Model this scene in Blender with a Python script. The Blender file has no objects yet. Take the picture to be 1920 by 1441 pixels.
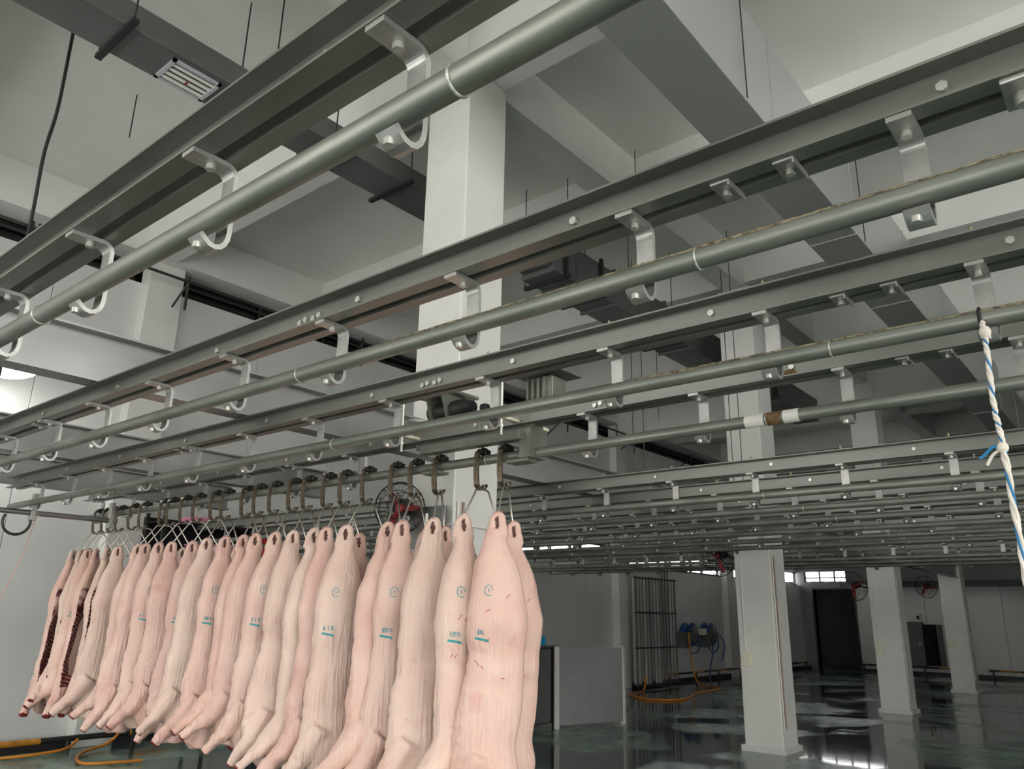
import bpy, bmesh, math, random
from mathutils import Vector, Matrix
from mathutils.bvhtree import BVHTree

random.seed(7)
S = bpy.context.scene
COL = S.collection
R = math.radians

# ------------------------------------------------------------------ camera
H = 1.65
FPX, YAW, PITCH, ROLL = 1451.77, .695567, .2900214, .01874456
cam_d = bpy.data.cameras.new('camera')
cam = bpy.data.objects.new('camera', cam_d)
COL.objects.link(cam)
cam_d.sensor_fit = 'HORIZONTAL'
cam_d.sensor_width = 36.0
cam_d.lens = FPX / 1920 * 36.0
cam_d.clip_start = .05
cam_d.clip_end = 200
_w = Vector((-math.sin(YAW) * math.cos(PITCH), math.cos(YAW) * math.cos(PITCH), math.sin(PITCH)))
_r0 = Vector((math.cos(YAW), math.sin(YAW), 0))
_u0 = _r0.cross(_w)
_r = math.cos(ROLL) * _r0 + math.sin(ROLL) * _u0
_u = -math.sin(ROLL) * _r0 + math.cos(ROLL) * _u0
cam.matrix_world = Matrix(((_r.x, _u.x, -_w.x, 0), (_r.y, _u.y, -_w.y, 0), (_r.z, _u.z, -_w.z, H), (0, 0, 0, 1)))
S.camera = cam

# ------------------------------------------------------------------ sky / light / exposure
world = bpy.data.worlds.new('overcast_sky')
S.world = world
world.use_nodes = True
bg = world.node_tree.nodes['Background']
bg.inputs['Color'].default_value = (1.0, .99, .96, 1)
bg.inputs['Strength'].default_value = 3.5
S.view_settings.view_transform = 'Standard'
S.view_settings.look = 'None'
S.view_settings.gamma = 1
S.view_settings.use_curve_mapping = False
S.view_settings.exposure = 0.74

# ------------------------------------------------------------------ materials
MATS = {}


def srgb(r, g, b):
    def f(c):
        c /= 255.0
        return c / 12.92 if c <= .04045 else ((c + .055) / 1.055) ** 2.4
    return (f(r), f(g), f(b), 1)


def mat(name, col, rough=.5, metal=0.0, col2=None, scale=6.0, stretch=(1, 1, 1), bump=0.0, bscale=40.0, rough2=None,
        spec=.5, detail=4.0, emit=None, trans=0, coords='Object', sharp=(.35, .65), rand=0.0, alpha=None):
    m = bpy.data.materials.new(name)
    m.use_nodes = True
    nt = m.node_tree
    N, L = nt.nodes, nt.links
    b = N['Principled BSDF']
    b.inputs['Base Color'].default_value = col
    b.inputs['Roughness'].default_value = rough
    b.inputs['Metallic'].default_value = metal
    b.inputs['Specular IOR Level'].default_value = spec
    if trans:
        b.inputs['Transmission Weight'].default_value = trans
    if emit:
        b.inputs['Emission Color'].default_value = emit[0]
        b.inputs['Emission Strength'].default_value = emit[1]
    if col2 or rough2 is not None or bump:
        tc = N.new('ShaderNodeTexCoord')
        mp = N.new('ShaderNodeMapping')
        mp.inputs['Scale'].default_value = stretch
        L.new(tc.outputs[coords], mp.inputs['Vector'])
        if col2 or rough2 is not None:
            no = N.new('ShaderNodeTexNoise')
            no.inputs['Scale'].default_value = scale
            no.inputs['Detail'].default_value = detail
            L.new(mp.outputs['Vector'], no.inputs['Vector'])
            mr = N.new('ShaderNodeMapRange')
            mr.inputs['From Min'].default_value = sharp[0]
            mr.inputs['From Max'].default_value = sharp[1]
            L.new(no.outputs['Fac'], mr.inputs['Value'])
            if col2:
                mx = N.new('ShaderNodeMix')
                mx.data_type = 'RGBA'
                mx.inputs['A'].default_value = col
                mx.inputs['B'].default_value = col2
                L.new(mr.outputs['Result'], mx.inputs['Factor'])
                L.new(mx.outputs['Result'], b.inputs['Base Color'])
            if rough2 is not None:
                m2 = N.new('ShaderNodeMapRange')
                m2.inputs['From Min'].default_value = sharp[0]
                m2.inputs['From Max'].default_value = sharp[1]
                m2.inputs['To Min'].default_value = rough
                m2.inputs['To Max'].default_value = rough2
                L.new(no.outputs['Fac'], m2.inputs['Value'])
                L.new(m2.outputs['Result'], b.inputs['Roughness'])
        if bump:
            n2 = N.new('ShaderNodeTexNoise')
            n2.inputs['Scale'].default_value = bscale
            n2.inputs['Detail'].default_value = 3
            L.new(mp.outputs['Vector'], n2.inputs['Vector'])
            bp = N.new('ShaderNodeBump')
            bp.inputs['Strength'].default_value = bump
            bp.inputs['Distance'].default_value = .01
            L.new(n2.outputs['Fac'], bp.inputs['Height'])
            L.new(bp.outputs['Normal'], b.inputs['Normal'])
    MATS[name] = m
    return m


mat('paint_white', srgb(222, 221, 216), .42, 0, srgb(210, 209, 204), 1.2, bump=.05, bscale=60)
mat('paint_ceiling', srgb(226, 226, 220), .6, 0, srgb(216, 216, 210), .6, bump=.05, bscale=30)
mat('paint_beam', srgb(226, 226, 221), .5, 0, srgb(218, 218, 213), .8)
mat('panel_white', srgb(214, 214, 211), .30, 0, srgb(203, 203, 200), .5)
mat('panel_edge', srgb(120, 121, 122), .5)
mat('galv_beam', srgb(136, 137, 130), .42, .55, srgb(116, 117, 111), 5, stretch=(.25, 1, 1), rough2=.32)
mat('galv_pipe', srgb(146, 147, 139), .38, .6, srgb(120, 124, 115), 9, stretch=(.3, 1, 1), rough2=.5, bump=.05)
mat('zinc_bracket', srgb(188, 187, 183), .38, .7, srgb(168, 167, 163), 20)
mat('bolt_zinc', srgb(205, 204, 196), .3, .6)
mat('stud_brass', srgb(140, 132, 104), .4, .6)
mat('weld', srgb(205, 206, 200), .4, .5, srgb(150, 150, 140), 80)
mat('galv_duct', srgb(182, 184, 182), .36, .6)
mat('duct_dark', srgb(104, 104, 103), .5, .3, srgb(92, 92, 91), 2)
mat('girder', srgb(170, 170, 169), .34, .45, srgb(140, 140, 138), 1.5, stretch=(1, .5, 1), rough2=.5)
mat('grille', srgb(196, 198, 202), .4, .3)
mat('black_rubber', srgb(24, 24, 25), .6)
mat('matte_black', srgb(10, 10, 11), .8)
mat('glass_black', srgb(16, 16, 18), .12, 0)  # near-black glazing of the high strip
mat('steel_dark', srgb(70, 68, 66), .4, .6)
mat('stainless', srgb(172, 172, 170), .28, .9, srgb(140, 140, 138), 2.0, rough2=.4)
mat('hook_steel', srgb(150, 138, 122), .3, .85, srgb(92, 80, 66), 14)
mat('roller_black', srgb(44, 43, 41), .45, .3)
mat('rod_steel', srgb(178, 172, 164), .24, .9)
mat('red_plastic', srgb(128, 30, 34), .5)
mat('red_bright', srgb(236, 52, 60), .35, 0)
mat('pink_plastic', srgb(238, 150, 178), .4, 0)
mat('blue_plastic', srgb(24, 146, 196), .4)
mat('blue_hose', srgb(38, 78, 140), .4)
mat('lilac_paper', srgb(214, 208, 236), .7)
mat('orange_hose', srgb(214, 140, 40), .45, 0, srgb(186, 108, 30), 3)
mat('rust_hose', srgb(176, 92, 44), .5)
mat('hazard_yellow', srgb(204, 140, 40), .5, 0, srgb(150, 92, 30), 12)
mat('hazard_black', srgb(30, 29, 30), .5)
mat('machine_green', srgb(136, 138, 128), .45, .4, srgb(112, 115, 106), 6)
mat('motor_blue', srgb(44, 62, 104), .45, .2)
mat('pvc_white', srgb(222, 218, 210), .35)
mat('conduit_brown', srgb(150, 128, 116), .5)
mat('paper_tag', srgb(224, 220, 196), .7)
mat('string_pink', srgb(226, 176, 168), .7)
mat('rope_white', srgb(226, 218, 206), .8, bump=.4, bscale=300)
mat('rope_blue', srgb(48, 120, 168), .8)
mat('ink', srgb(16, 140, 150), .5, 0, srgb(60, 160, 160), 60)
mat('red_cut', srgb(176, 60, 54), .45)
mat('bone', srgb(226, 206, 196), .4)
mat('hoof_cut', srgb(110, 34, 36), .4)
mat('lamp_enamel', srgb(150, 160, 170), .4)
mat('lamp_glow', srgb(255, 255, 255), .4, emit=((1, .98, .95, 1), 14.0))
mat('tube_glow', srgb(255, 255, 255), .4, emit=((.9, .96, 1, 1), 5.0))
mat('board_grey', srgb(150, 151, 150), .4, .1, srgb(140, 141, 140), 2)
mat('dirt', srgb(150, 140, 112), .9, 0, srgb(84, 72, 58), 60, sharp=(.45, .6))
mat('rust', srgb(122, 98, 66), .8, 0, srgb(92, 64, 40), 40)
mat('frost_glass', srgb(250, 252, 253), .05, trans=1.0)
mat('unlit_room', srgb(38, 38, 40), .85, 0, srgb(30, 30, 32), 1, spec=.1)  # near-black walls; the darkness of the room past the doorway is in the colour


def mat_floor():
    m = bpy.data.materials.new('wet_floor')
    m.use_nodes = True
    N, L = m.node_tree.nodes, m.node_tree.links
    b = N['Principled BSDF']
    tc = N.new('ShaderNodeTexCoord')
    n1 = N.new('ShaderNodeTexNoise')
    n1.inputs['Scale'].default_value = .55
    n1.inputs['Detail'].default_value = 6
    n1.inputs['Distortion'].default_value = .6
    L.new(tc.outputs['Object'], n1.inputs['Vector'])
    n2 = N.new('ShaderNodeTexNoise')
    n2.inputs['Scale'].default_value = 2.2
    n2.inputs['Detail'].default_value = 5
    L.new(tc.outputs['Object'], n2.inputs['Vector'])
    cr = N.new('ShaderNodeValToRGB')
    cr.color_ramp.elements[0].position = .36
    cr.color_ramp.elements[0].color = srgb(80, 110, 98)
    cr.color_ramp.elements[1].position = .66
    cr.color_ramp.elements[1].color = srgb(142, 168, 156)
    L.new(n2.outputs['Fac'], cr.inputs['Fac'])
    wet = N.new('ShaderNodeMapRange')
    wet.inputs['From Min'].default_value = .42
    wet.inputs['From Max'].default_value = .52
    L.new(n1.outputs['Fac'], wet.inputs['Value'])
    mx = N.new('ShaderNodeMix')
    mx.data_type = 'RGBA'
    L.new(wet.outputs['Result'], mx.inputs['Factor'])
    L.new(cr.outputs['Color'], mx.inputs['A'])
    mx.inputs['B'].default_value = srgb(66, 76, 73)
    L.new(mx.outputs['Result'], b.inputs['Base Color'])
    rr = N.new('ShaderNodeMapRange')
    rr.inputs['To Min'].default_value = .24
    rr.inputs['To Max'].default_value = .05
    L.new(wet.outputs['Result'], rr.inputs['Value'])
    L.new(rr.outputs['Result'], b.inputs['Roughness'])
    b.inputs['Specular IOR Level'].default_value = .6
    bp = N.new('ShaderNodeBump')
    bp.inputs['Strength'].default_value = .06
    bp.inputs['Distance'].default_value = .01
    L.new(n2.outputs['Fac'], bp.inputs['Height'])
    L.new(bp.outputs['Normal'], b.inputs['Normal'])
    MATS['wet_floor'] = m


mat_floor()


def mat_skin():
    """pork rind outside, cut flesh inside (per-vertex 'flesh' mask says which side is which)"""
    m = bpy.data.materials.new('pork_skin')
    m.use_nodes = True
    N, L = m.node_tree.nodes, m.node_tree.links
    b = N['Principled BSDF']
    tc = N.new('ShaderNodeTexCoord')
    oi = N.new('ShaderNodeObjectInfo')

    def noise(scale, detail=3, vec=None, dist=0):
        n = N.new('ShaderNodeTexNoise')
        n.inputs['Scale'].default_value = scale
        n.inputs['Detail'].default_value = detail
        n.inputs['Distortion'].default_value = dist
        L.new(vec or tc.outputs['Object'], n.inputs['Vector'])
        return n

    def rng(src, a, c, lo=0.0, hi=1.0):
        r = N.new('ShaderNodeMapRange')
        r.inputs['From Min'].default_value = a
        r.inputs['From Max'].default_value = c
        r.inputs['To Min'].default_value = lo
        r.inputs['To Max'].default_value = hi
        L.new(src, r.inputs['Value'])
        return r.outputs['Result']

    def mix(f, a, c):
        x = N.new('ShaderNodeMix')
        x.data_type = 'RGBA'
        if hasattr(f, 'is_linked'):
            L.new(f, x.inputs['Factor'])
        else:
            x.inputs['Factor'].default_value = f
        for k, v in (('A', a), ('B', c)):
            if isinstance(v, tuple):
                x.inputs[k].default_value = v
            else:
                L.new(v, x.inputs[k])
        return x.outputs['Result']
    # offset the noise per animal
    va = N.new('ShaderNodeVectorMath')
    va.operation = 'ADD'
    cx = N.new('ShaderNodeCombineXYZ')
    mu = N.new('ShaderNodeMath')
    mu.operation = 'MULTIPLY'
    mu.inputs[1].default_value = 37
    L.new(oi.outputs['Random'], mu.inputs[0])
    for k in range(3):
        L.new(mu.outputs[0], cx.inputs[k])
    L.new(tc.outputs['Object'], va.inputs[0])
    L.new(cx.outputs[0], va.inputs[1])
    P = va.outputs[0]
    big = noise(3.2, 3, P)
    c1 = mix(rng(big.outputs['Fac'], .35, .65), srgb(230, 196, 182), srgb(220, 176, 163))
    pale = mix(rng(oi.outputs['Random'], .2, 1, 0, .6), c1, srgb(230, 210, 194))
    blotch = noise(7, 4, P)
    c2 = mix(rng(blotch.outputs['Fac'], .62, .80, 0, .55), pale, srgb(206, 128, 122))
    sp = noise(42, 2, P)
    c3 = mix(rng(sp.outputs['Fac'], .735, .79, 0, .7), c2, srgb(176, 70, 66))
    # inside: dark red muscle, pale fat and rib stripes
    mp = N.new('ShaderNodeMapping')
    mp.inputs['Scale'].default_value = (1, 1, 1)
    mp.inputs['Rotation'].default_value = (0, R(18), 0)
    L.new(tc.outputs['Object'], mp.inputs['Vector'])
    wv = N.new('ShaderNodeTexWave')
    wv.wave_type = 'BANDS'
    wv.bands_direction = 'Z'
    wv.inputs['Scale'].default_value = 9.5
    wv.inputs['Distortion'].default_value = .6
    L.new(mp.outputs['Vector'], wv.inputs['Vector'])
    ribc = mix(rng(wv.outputs['Fac'], .55, .9), srgb(98, 34, 36), srgb(196, 140, 132))
    meat = noise(11, 5, P, .8)
    c4 = mix(rng(meat.outputs['Fac'], .5, .62), ribc, srgb(84, 28, 32))
    fat = noise(5, 3, P, .6)
    c5 = mix(rng(fat.outputs['Fac'], .58, .68), c4, srgb(226, 190, 182))
    at = N.new('ShaderNodeAttribute')
    at.attribute_name = 'flesh'
    sepa = N.new('ShaderNodeSeparateColor')
    L.new(at.outputs['Color'], sepa.inputs['Color'])
    body = mix(rng(sepa.outputs['Red'], .35, .62), c3, c5)
    # cut ends of shank: dark red
    body2 = mix(rng(sepa.outputs['Green'], .4, .7), body, srgb(122, 36, 38))
    body3 = mix(rng(sepa.outputs['Blue'], .4, .8), body2, srgb(96, 62, 54))  # hole in the hock: its inner shade is painted as a dark tone
    L.new(body3, b.inputs['Base Color'])
    b.inputs['Roughness'].default_value = .44
    b.inputs['Specular IOR Level'].default_value = .4
    b.inputs['Subsurface Weight'].default_value = .12
    b.inputs['Subsurface Radius'].default_value = (.02, .008, .005)
    b.inputs['Subsurface Scale'].default_value = .6
    # hanging wrinkles: fine folds that run down the hide
    mp2 = N.new('ShaderNodeMapping')
    mp2.inputs['Scale'].default_value = (1, 1, .045)
    L.new(P, mp2.inputs['Vector'])
    wr = noise(55, 2, mp2.outputs['Vector'], .3)
    msk = noise(4.5, 2, P)
    mm = N.new('ShaderNodeMath')
    mm.operation = 'MULTIPLY'
    L.new(wr.outputs['Fac'], mm.inputs[0])
    L.new(rng(msk.outputs['Fac'], .40, .58), mm.inputs[1])
    bp = N.new('ShaderNodeBump')
    bp.inputs['Strength'].default_value = .9
    bp.inputs['Distance'].default_value = .014
    L.new(mm.outputs[0], bp.inputs['Height'])
    L.new(bp.outputs['Normal'], b.inputs['Normal'])
    MATS['pork_skin'] = m


mat_skin()


# ------------------------------------------------------------------ mesh helpers
class MB:
    """collects geometry in world coordinates; build() links it as ONE mesh object"""

    def __init__(self):
        self.v, self.f, self.smooth = [], [], []

    def add(self, vs, fs, smooth=False):
        o = len(self.v)
        self.v += [Vector(p) for p in vs]
        self.f += [tuple(i + o for i in f) for f in fs]
        self.smooth += [smooth] * len(fs)
        return self

    def box(self, x0, x1, y0, y1, z0, z1):
        v = [(x, y, z) for x in (x0, x1) for y in (y0, y1) for z in (z0, z1)]
        return self.add(v, [(0, 1, 3, 2), (4, 6, 7, 5), (0, 4, 5, 1), (2, 3, 7, 6), (0, 2, 6, 4), (1, 5, 7, 3)])

    def bbox(self, x0, x1, y0, y1, z0, z1, b=.006):
        bm = bmesh.new()
        bmesh.ops.create_cube(bm, size=1)
        for v in bm.verts:
            v.co = Vector(((x0 + x1) / 2 + v.co.x * (x1 - x0), (y0 + y1) / 2 + v.co.y * (y1 - y0),
                           (z0 + z1) / 2 + v.co.z * (z1 - z0)))
        bmesh.ops.bevel(bm, geom=list(bm.edges), offset=b, segments=2, affect='EDGES', profile=.5)
        bm.verts.ensure_lookup_table()
        self.add([v.co.copy() for v in bm.verts], [[v.index for v in f.verts] for f in bm.faces])
        bm.free()
        return self

    def tube(self, path, r, n=10, cap=True, close=False):
        P = [Vector(p) for p in path]
        k = len(P)
        rs = r if isinstance(r, (list, tuple)) else [r] * k
        vs, fs = [], []
        ref = None
        for i, p in enumerate(P):
            a = P[i - 1] if (i > 0 or close) else p
            c = P[(i + 1) % k] if (i < k - 1 or close) else p
            t = (c - a).normalized()
            if ref is None:
                ref = Vector((0, 0, 1)) if abs(t.z) < .9 else Vector((1, 0, 0))
            u = (ref - t * ref.dot(t))
            if u.length < 1e-5:
                u = t.orthogonal()
            u.normalize()
            ref = u
            w = t.cross(u)
            for j in range(n):
                an = 2 * math.pi * j / n
                vs.append(p + (u * math.cos(an) + w * math.sin(an)) * rs[i])
        m = k if close else k - 1
        for i in range(m):
            for j in range(n):
                a, b2 = i * n + j, i * n + (j + 1) % n
                c, d = ((i + 1) % k) * n + (j + 1) % n, ((i + 1) % k) * n + j
                fs.append((a, b2, c, d))
        self.add(vs, fs, True)
        if cap and not close:
            self.add([vs[j] for j in range(n)], [tuple(reversed(range(n)))])
            self.add([vs[(k - 1) * n + j] for j in range(n)], [tuple(range(n))])
        return self

    def cyl(self, a, b, r, n=12):
        return self.tube([a, b], r, n)

    def prism(self, prof, axis, a, b):
        """extrude a closed 2-D outline along an axis ('x': (y,z), 'y': (x,z), 'z': (x,y))"""
        n = len(prof)

        def P(p, t):
            return {'x': (t, p[0], p[1]), 'y': (p[0], t, p[1]), 'z': (p[0], p[1], t)}[axis]
        vs = [P(p, a) for p in prof] + [P(p, b) for p in prof]
        fs = [(i, (i + 1) % n, n + (i + 1) % n, n + i) for i in range(n)]
        fs += [tuple(reversed(range(n))), tuple(range(n, 2 * n))]
        return self.add(vs, fs)

    def strip(self, path, t, axis, a, b):
        """flat bar of thickness t following a 2-D path, extruded along axis from a to b"""
        n = len(path)
        L_, R_ = [], []
        for i, p in enumerate(path):
            q0 = path[max(i - 1, 0)]
            q1 = path[min(i + 1, n - 1)]
            dx, dy = q1[0] - q0[0], q1[1] - q0[1]
            l = math.hypot(dx, dy) or 1
            nx, ny = -dy / l * t / 2, dx / l * t / 2
            L_.append((p[0] + nx, p[1] + ny))
            R_.append((p[0] - nx, p[1] - ny))

        def P(p, s):
            return {'x': (s, p[0], p[1]), 'y': (p[0], s, p[1]), 'z': (p[0], p[1], s)}[axis]
        vs = []
        for i in range(n):
            vs += [P(L_[i], a), P(R_[i], a), P(R_[i], b), P(L_[i], b)]
        fs = []
        for i in range(n - 1):
            for j in range(4):
                fs.append((i * 4 + j, i * 4 + (j + 1) % 4, (i + 1) * 4 + (j + 1) % 4, (i + 1) * 4 + j))
        fs += [(3, 2, 1, 0), tuple((n - 1) * 4 + j for j in range(4))]
        return self.add(vs, fs)

    def lathe(self, prof, c, n=24, axis='z'):
        """prof: (r, h) list"""
        vs, fs = [], []
        for r, h in prof:
            for j in range(n):
                a = 2 * math.pi * j / n
                q = (r * math.cos(a), r * math.sin(a), h)
                if axis == 'x':
                    q = (q[2], q[0], q[1])
                elif axis == 'y':
                    q = (q[0], q[2], q[1])
                vs.append((c[0] + q[0], c[1] + q[1], c[2] + q[2]))
        for i in range(len(prof) - 1):
            for j in range(n):
                fs.append((i * n + j, i * n + (j + 1) % n, (i + 1) * n + (j + 1) % n, (i + 1) * n + j))
        return self.add(vs, fs, True)

    def hexbolt(self, c, axis=(0, 0, -1), r=.012, h=.012, shaft=0.0):
        d = Vector(axis).normalized()
        c = Vector(c)
        self.tube([c, c + d * h], r, 6)
        if shaft:
            self.tube([c + d * h * .6, c + d * (h + shaft)], r * .55, 8)
        return self

    def mesh(self, name, material, org=(0, 0, 0)):
        me = bpy.data.meshes.new(name)
        o = Vector(org)
        me.from_pydata([tuple(p - o) for p in self.v], [], self.f)
        me.polygons.foreach_set('use_smooth', self.smooth)
        bm = bmesh.new()
        bm.from_mesh(me)
        bmesh.ops.recalc_face_normals(bm, faces=bm.faces)
        bm.to_mesh(me)
        bm.free()
        me.materials.append(MATS[material])
        me.update()
        return me

    def build(self, name, material, parent=None, org=None):
        if parent is not None:
            w = Vector((0, 0, 0))
            p = parent
            while p:
                w += p.location
                p = p.parent
            org = w + Vector(org or (0, 0, 0)) if org else w
            me = self.mesh(name, material, w)
            o = bpy.data.objects.new(name, me)
            COL.objects.link(o)
            o.parent = parent
            return o
        if org is None:
            n = len(self.v)
            c = sum(self.v, Vector()) / n
            org = (c.x, c.y, min(p.z for p in self.v))
        me = self.mesh(name, material, org)
        o = bpy.data.objects.new(name, me)
        o.location = org
        COL.objects.link(o)
        return o


def inst(name, mesh, parent, loc, rz=0, scale=None):
    o = bpy.data.objects.new(name, mesh)
    COL.objects.link(o)
    o.parent = parent
    o.location = loc
    o.rotation_euler = (0, 0, rz)
    if scale:
        o.scale = scale
    return o


def tag(o, label=None, cat=None, group=None, kind=None):
    if label:
        o['label'] = label
    if cat:
        o['category'] = cat
    if group:
        o['group'] = group
    if kind:
        o['kind'] = kind
    return o


def thing(name, loc, label, cat, group=None, kind=None):
    o = bpy.data.objects.new(name, None)
    o.empty_display_size = .1
    COL.objects.link(o)
    o.location = loc
    return tag(o, label, cat, group, kind)


def bez(pts, n=8):
    """Catmull-Rom through points"""
    P = [Vector(p) for p in pts]
    out = []
    for i in range(len(P) - 1):
        p0, p1, p2, p3 = P[max(i - 1, 0)], P[i], P[i + 1], P[min(i + 2, len(P) - 1)]
        for k in range(n):
            t = k / n
            out.append(.5 * ((2 * p1) + (p2 - p0) * t + (2 * p0 - 5 * p1 + 4 * p2 - p3) * t * t +
                             (3 * p1 - p0 - 3 * p2 + p3) * t ** 3))
    out.append(P[-1])
    return out


# ------------------------------------------------------------------ the hall
WL, WR, WN, WF = -10.9, 8.0, -6.0, 30.4      # inner faces: left, right, near, far
ZC, ZB = 7.15, 6.55                          # slab soffit, beam soffit
COLX0, COLX1 = -4.73, -4.21
COLY = [4.36, 10.64, 16.95, 23.28]
COLW = .52

fl = tag(MB().box(WL - .2, WR + .2, WN - .2, WF + .2, -.2, 0).build('floor', 'wet_floor', org=(0, 0, 0)), kind='structure')
MB().box(WL - .3, WR + .3, WN - .3, WF + .3, ZC, ZC + .25).build('ceiling', 'paint_ceiling')['kind'] = 'structure'

# left wall: core with window openings, faced with tall panels
WZ0, WZ1 = 6.22, ZB + .08                    # clerestory strip
LW0, LW1 = 2.95, 3.42                        # low window band towards the far end
LWY0, LWY1 = 11.3, 30.2


def wall_boxes(mb, x0, x1, y0, y1, holes, z0=0.0, z1=ZC):
    """wall slab along Y cut by (ya,yb,za,zb) openings that do not overlap in y"""
    y = y0
    for (ya, yb, za, zb) in sorted(holes):
        if ya > y:
            mb.box(x0, x1, y, ya, z0, z1)
        if za > z0:
            mb.box(x0, x1, ya, yb, z0, za)
        if zb < z1:
            mb.box(x0, x1, ya, yb, zb, z1)
        y = yb
    if y < y1:
        mb.box(x0, x1, y, y1, z0, z1)


core = MB().box(WL - .25, WL - .02, WN, LWY0, 0, WZ0)
core.box(WL - .25, WL - .02, LWY0, WF, 0, LW0).box(WL - .25, WL - .02, LWY0, WF, LW1, WZ0)
core.box(WL - .25, WL - .02, WN, WF, WZ1, ZC)
wl = tag(core.build('wall_left', 'panel_edge', org=(WL, 0, 0)), kind='structure')
yy = WN
while yy < WF - .1:
    y1 = min(yy + 1.57, WF)
    if yy < LWY0 - .2:
        MB().bbox(WL - .02, WL, yy + .004, min(y1, LWY0) - .004, 0, WZ0, .004).build('wall_panel', 'panel_white', wl)
    else:
        MB().bbox(WL - .02, WL, yy + .004, y1 - .004, 0, LW0 - .02, .004).build('wall_panel', 'panel_white', wl)
        MB().bbox(WL - .02, WL, yy + .004, y1 - .004, LW1 + .02, WZ0, .004).build('wall_panel', 'panel_white', wl)
    yy += 1.57
# clerestory glazing between pilasters
wn = 0
ys = [WN, -1.4, 4.36, 10.64, 16.95, 23.28, WF]
for i in range(len(ys) - 1):
    a, b2 = ys[i], ys[i + 1]
    wn += 1
    w = tag(MB().box(WL - .20, WL - .17, a, b2, WZ0, WZ1).build('window_%d' % wn, 'glass_black'), kind='structure')
    MB().box(WL - .14, WL - .10, a, b2, (WZ0 + WZ1) / 2 - .02, (WZ0 + WZ1) / 2 + .02).build('window_rail', 'steel_dark', w)
    k = a + .9
    while k < b2 - .2:
        MB().box(WL - .15, WL - .11, k, k + .04, WZ0, WZ1).build('mullion', 'steel_dark', w)
        k += 1.3
# low band of bright windows at the far end of the left wall
wn += 1
w = tag(MB().box(WL - .16, WL - .15, LWY0, LWY1, LW0, LW1).build('window_%d' % wn, 'frost_glass'), kind='structure')
MB().box(WL - .13, WL - .06, LWY0, LWY1, LW0, LW0 + .04).build('window_frame', 'steel_dark', w)
MB().box(WL - .13, WL - .06, LWY0, LWY1, LW1 - .04, LW1).build('window_frame', 'steel_dark', w)
k = LWY0
while k < LWY1:
    MB().box(WL - .13, WL - .05, k, k + .05, LW0, LW1).build('mullion', 'steel_dark', w)
    k += 1.1
# pilasters and the edge beam of the left wall
for y in [-1.94] + COLY:
    tag(MB().bbox(WL - .05, WL + .2, y + .2, y + .72, 0, ZB, .01).build('pilaster', 'paint_white'), kind='structure')
tag(MB().box(WL - .1, WL + .35, WN, WF, ZB, ZC).build('edge_beam', 'paint_beam'), kind='structure')

# far wall with a dark doorway in the corner, narrow windows over it, tall panels to the right
FD0, FD1, FDZ = -10.45, -9.0, 2.8
FW0, FW1 = 3.05, 3.45
core = MB().box(WL - .25, FD0, WF + .02, WF + .25, 0, FW0).box(FD1, WR, WF + .02, WF + .25, 0, FW0)
core.box(FD0, FD1, WF + .02, WF + .25, FDZ, FW0)
core.box(WL - .25, -10.75, WF + .02, WF + .25, FW0, FW1).box(-8.0, WR, WF + .02, WF + .25, FW0, FW1)
core.box(WL - .25, WR, WF + .02, WF + .25, FW1, ZC)
wf = tag(core.build('wall_far', 'panel_edge', org=(0, WF, 0)), kind='structure')
x = FD1
while x < WR - .2:
    x1 = x + 1.15
    if x < -8.2:
        MB().bbox(x + .006, x1 - .006, WF, WF + .02, 0, FW0 - .02, .004).build('wall_panel', 'panel_white', wf)
    else:
        MB().bbox(x + .006, x1 - .006, WF, WF + .02, 0, ZB, .004).build('wall_panel', 'panel_white', wf)
    x = x1
wn += 1
w = tag(MB().box(-10.75, -8.0, WF + .12, WF + .13, FW0, FW1).build('window_%d' % wn, 'frost_glass'), kind='structure')
for k in range(6):
    xk = -10.75 + k * .54
    MB().box(xk, xk + .05, WF + .05, WF + .1, FW0, FW1).build('mullion', 'steel_dark', w)
MB().box(-10.75, -8.0, WF + .05, WF + .1, FW0 + .15, FW0 + .19).build('window_rail', 'steel_dark', w)
# room behind the doorway
d = tag(MB().box(FD0 - .06, FD0, WF - .02, WF + .3, 0, FDZ + .06).box(FD1, FD1 + .06, WF - .02, WF + .3, 0, FDZ + .06)
        .box(FD0 - .06, FD1 + .06, WF - .02, WF + .3, FDZ, FDZ + .06).build('door_1', 'steel_dark'), kind='structure')
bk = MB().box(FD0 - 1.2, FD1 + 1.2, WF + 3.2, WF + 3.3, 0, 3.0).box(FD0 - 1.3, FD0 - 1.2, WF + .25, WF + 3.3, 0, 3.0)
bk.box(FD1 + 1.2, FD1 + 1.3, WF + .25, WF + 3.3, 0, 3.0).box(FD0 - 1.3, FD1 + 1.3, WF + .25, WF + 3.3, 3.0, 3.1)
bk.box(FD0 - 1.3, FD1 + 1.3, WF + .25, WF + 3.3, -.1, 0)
tag(bk.build('wall_back_room', 'unlit_room'), kind='structure')
# near wall and right wall (behind the camera); unseen openings in both are added and sized to light the hall
nw = MB()
xs = WL
for xa in (-9.4, -6.6, -1.2, 1.6, 4.4):
    zt = 5.8 if xa < -5 else 3.6
    nw.box(xs, xa, WN - .25, WN, 0, ZC).box(xa, xa + 2.4, WN - .25, WN, 0, .25).box(xa, xa + 2.4, WN - .25, WN, zt, ZC)
    xs = xa + 2.4
nw.box(xs, WR + .25, WN - .25, WN, 0, ZC)
tag(nw.build('wall_near', 'panel_white', org=(0, WN, 0)), kind='structure')
rw = MB()
wall_boxes(rw, WR, WR + .25, WN, WF, [(WN + .5 + 3.1 * i, WN + .5 + 3.1 * i + 2.7, .25, 6.4) for i in range(4)])
tag(rw.build('wall_right', 'panel_white', org=(WR, 0, 0)), kind='structure')

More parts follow.
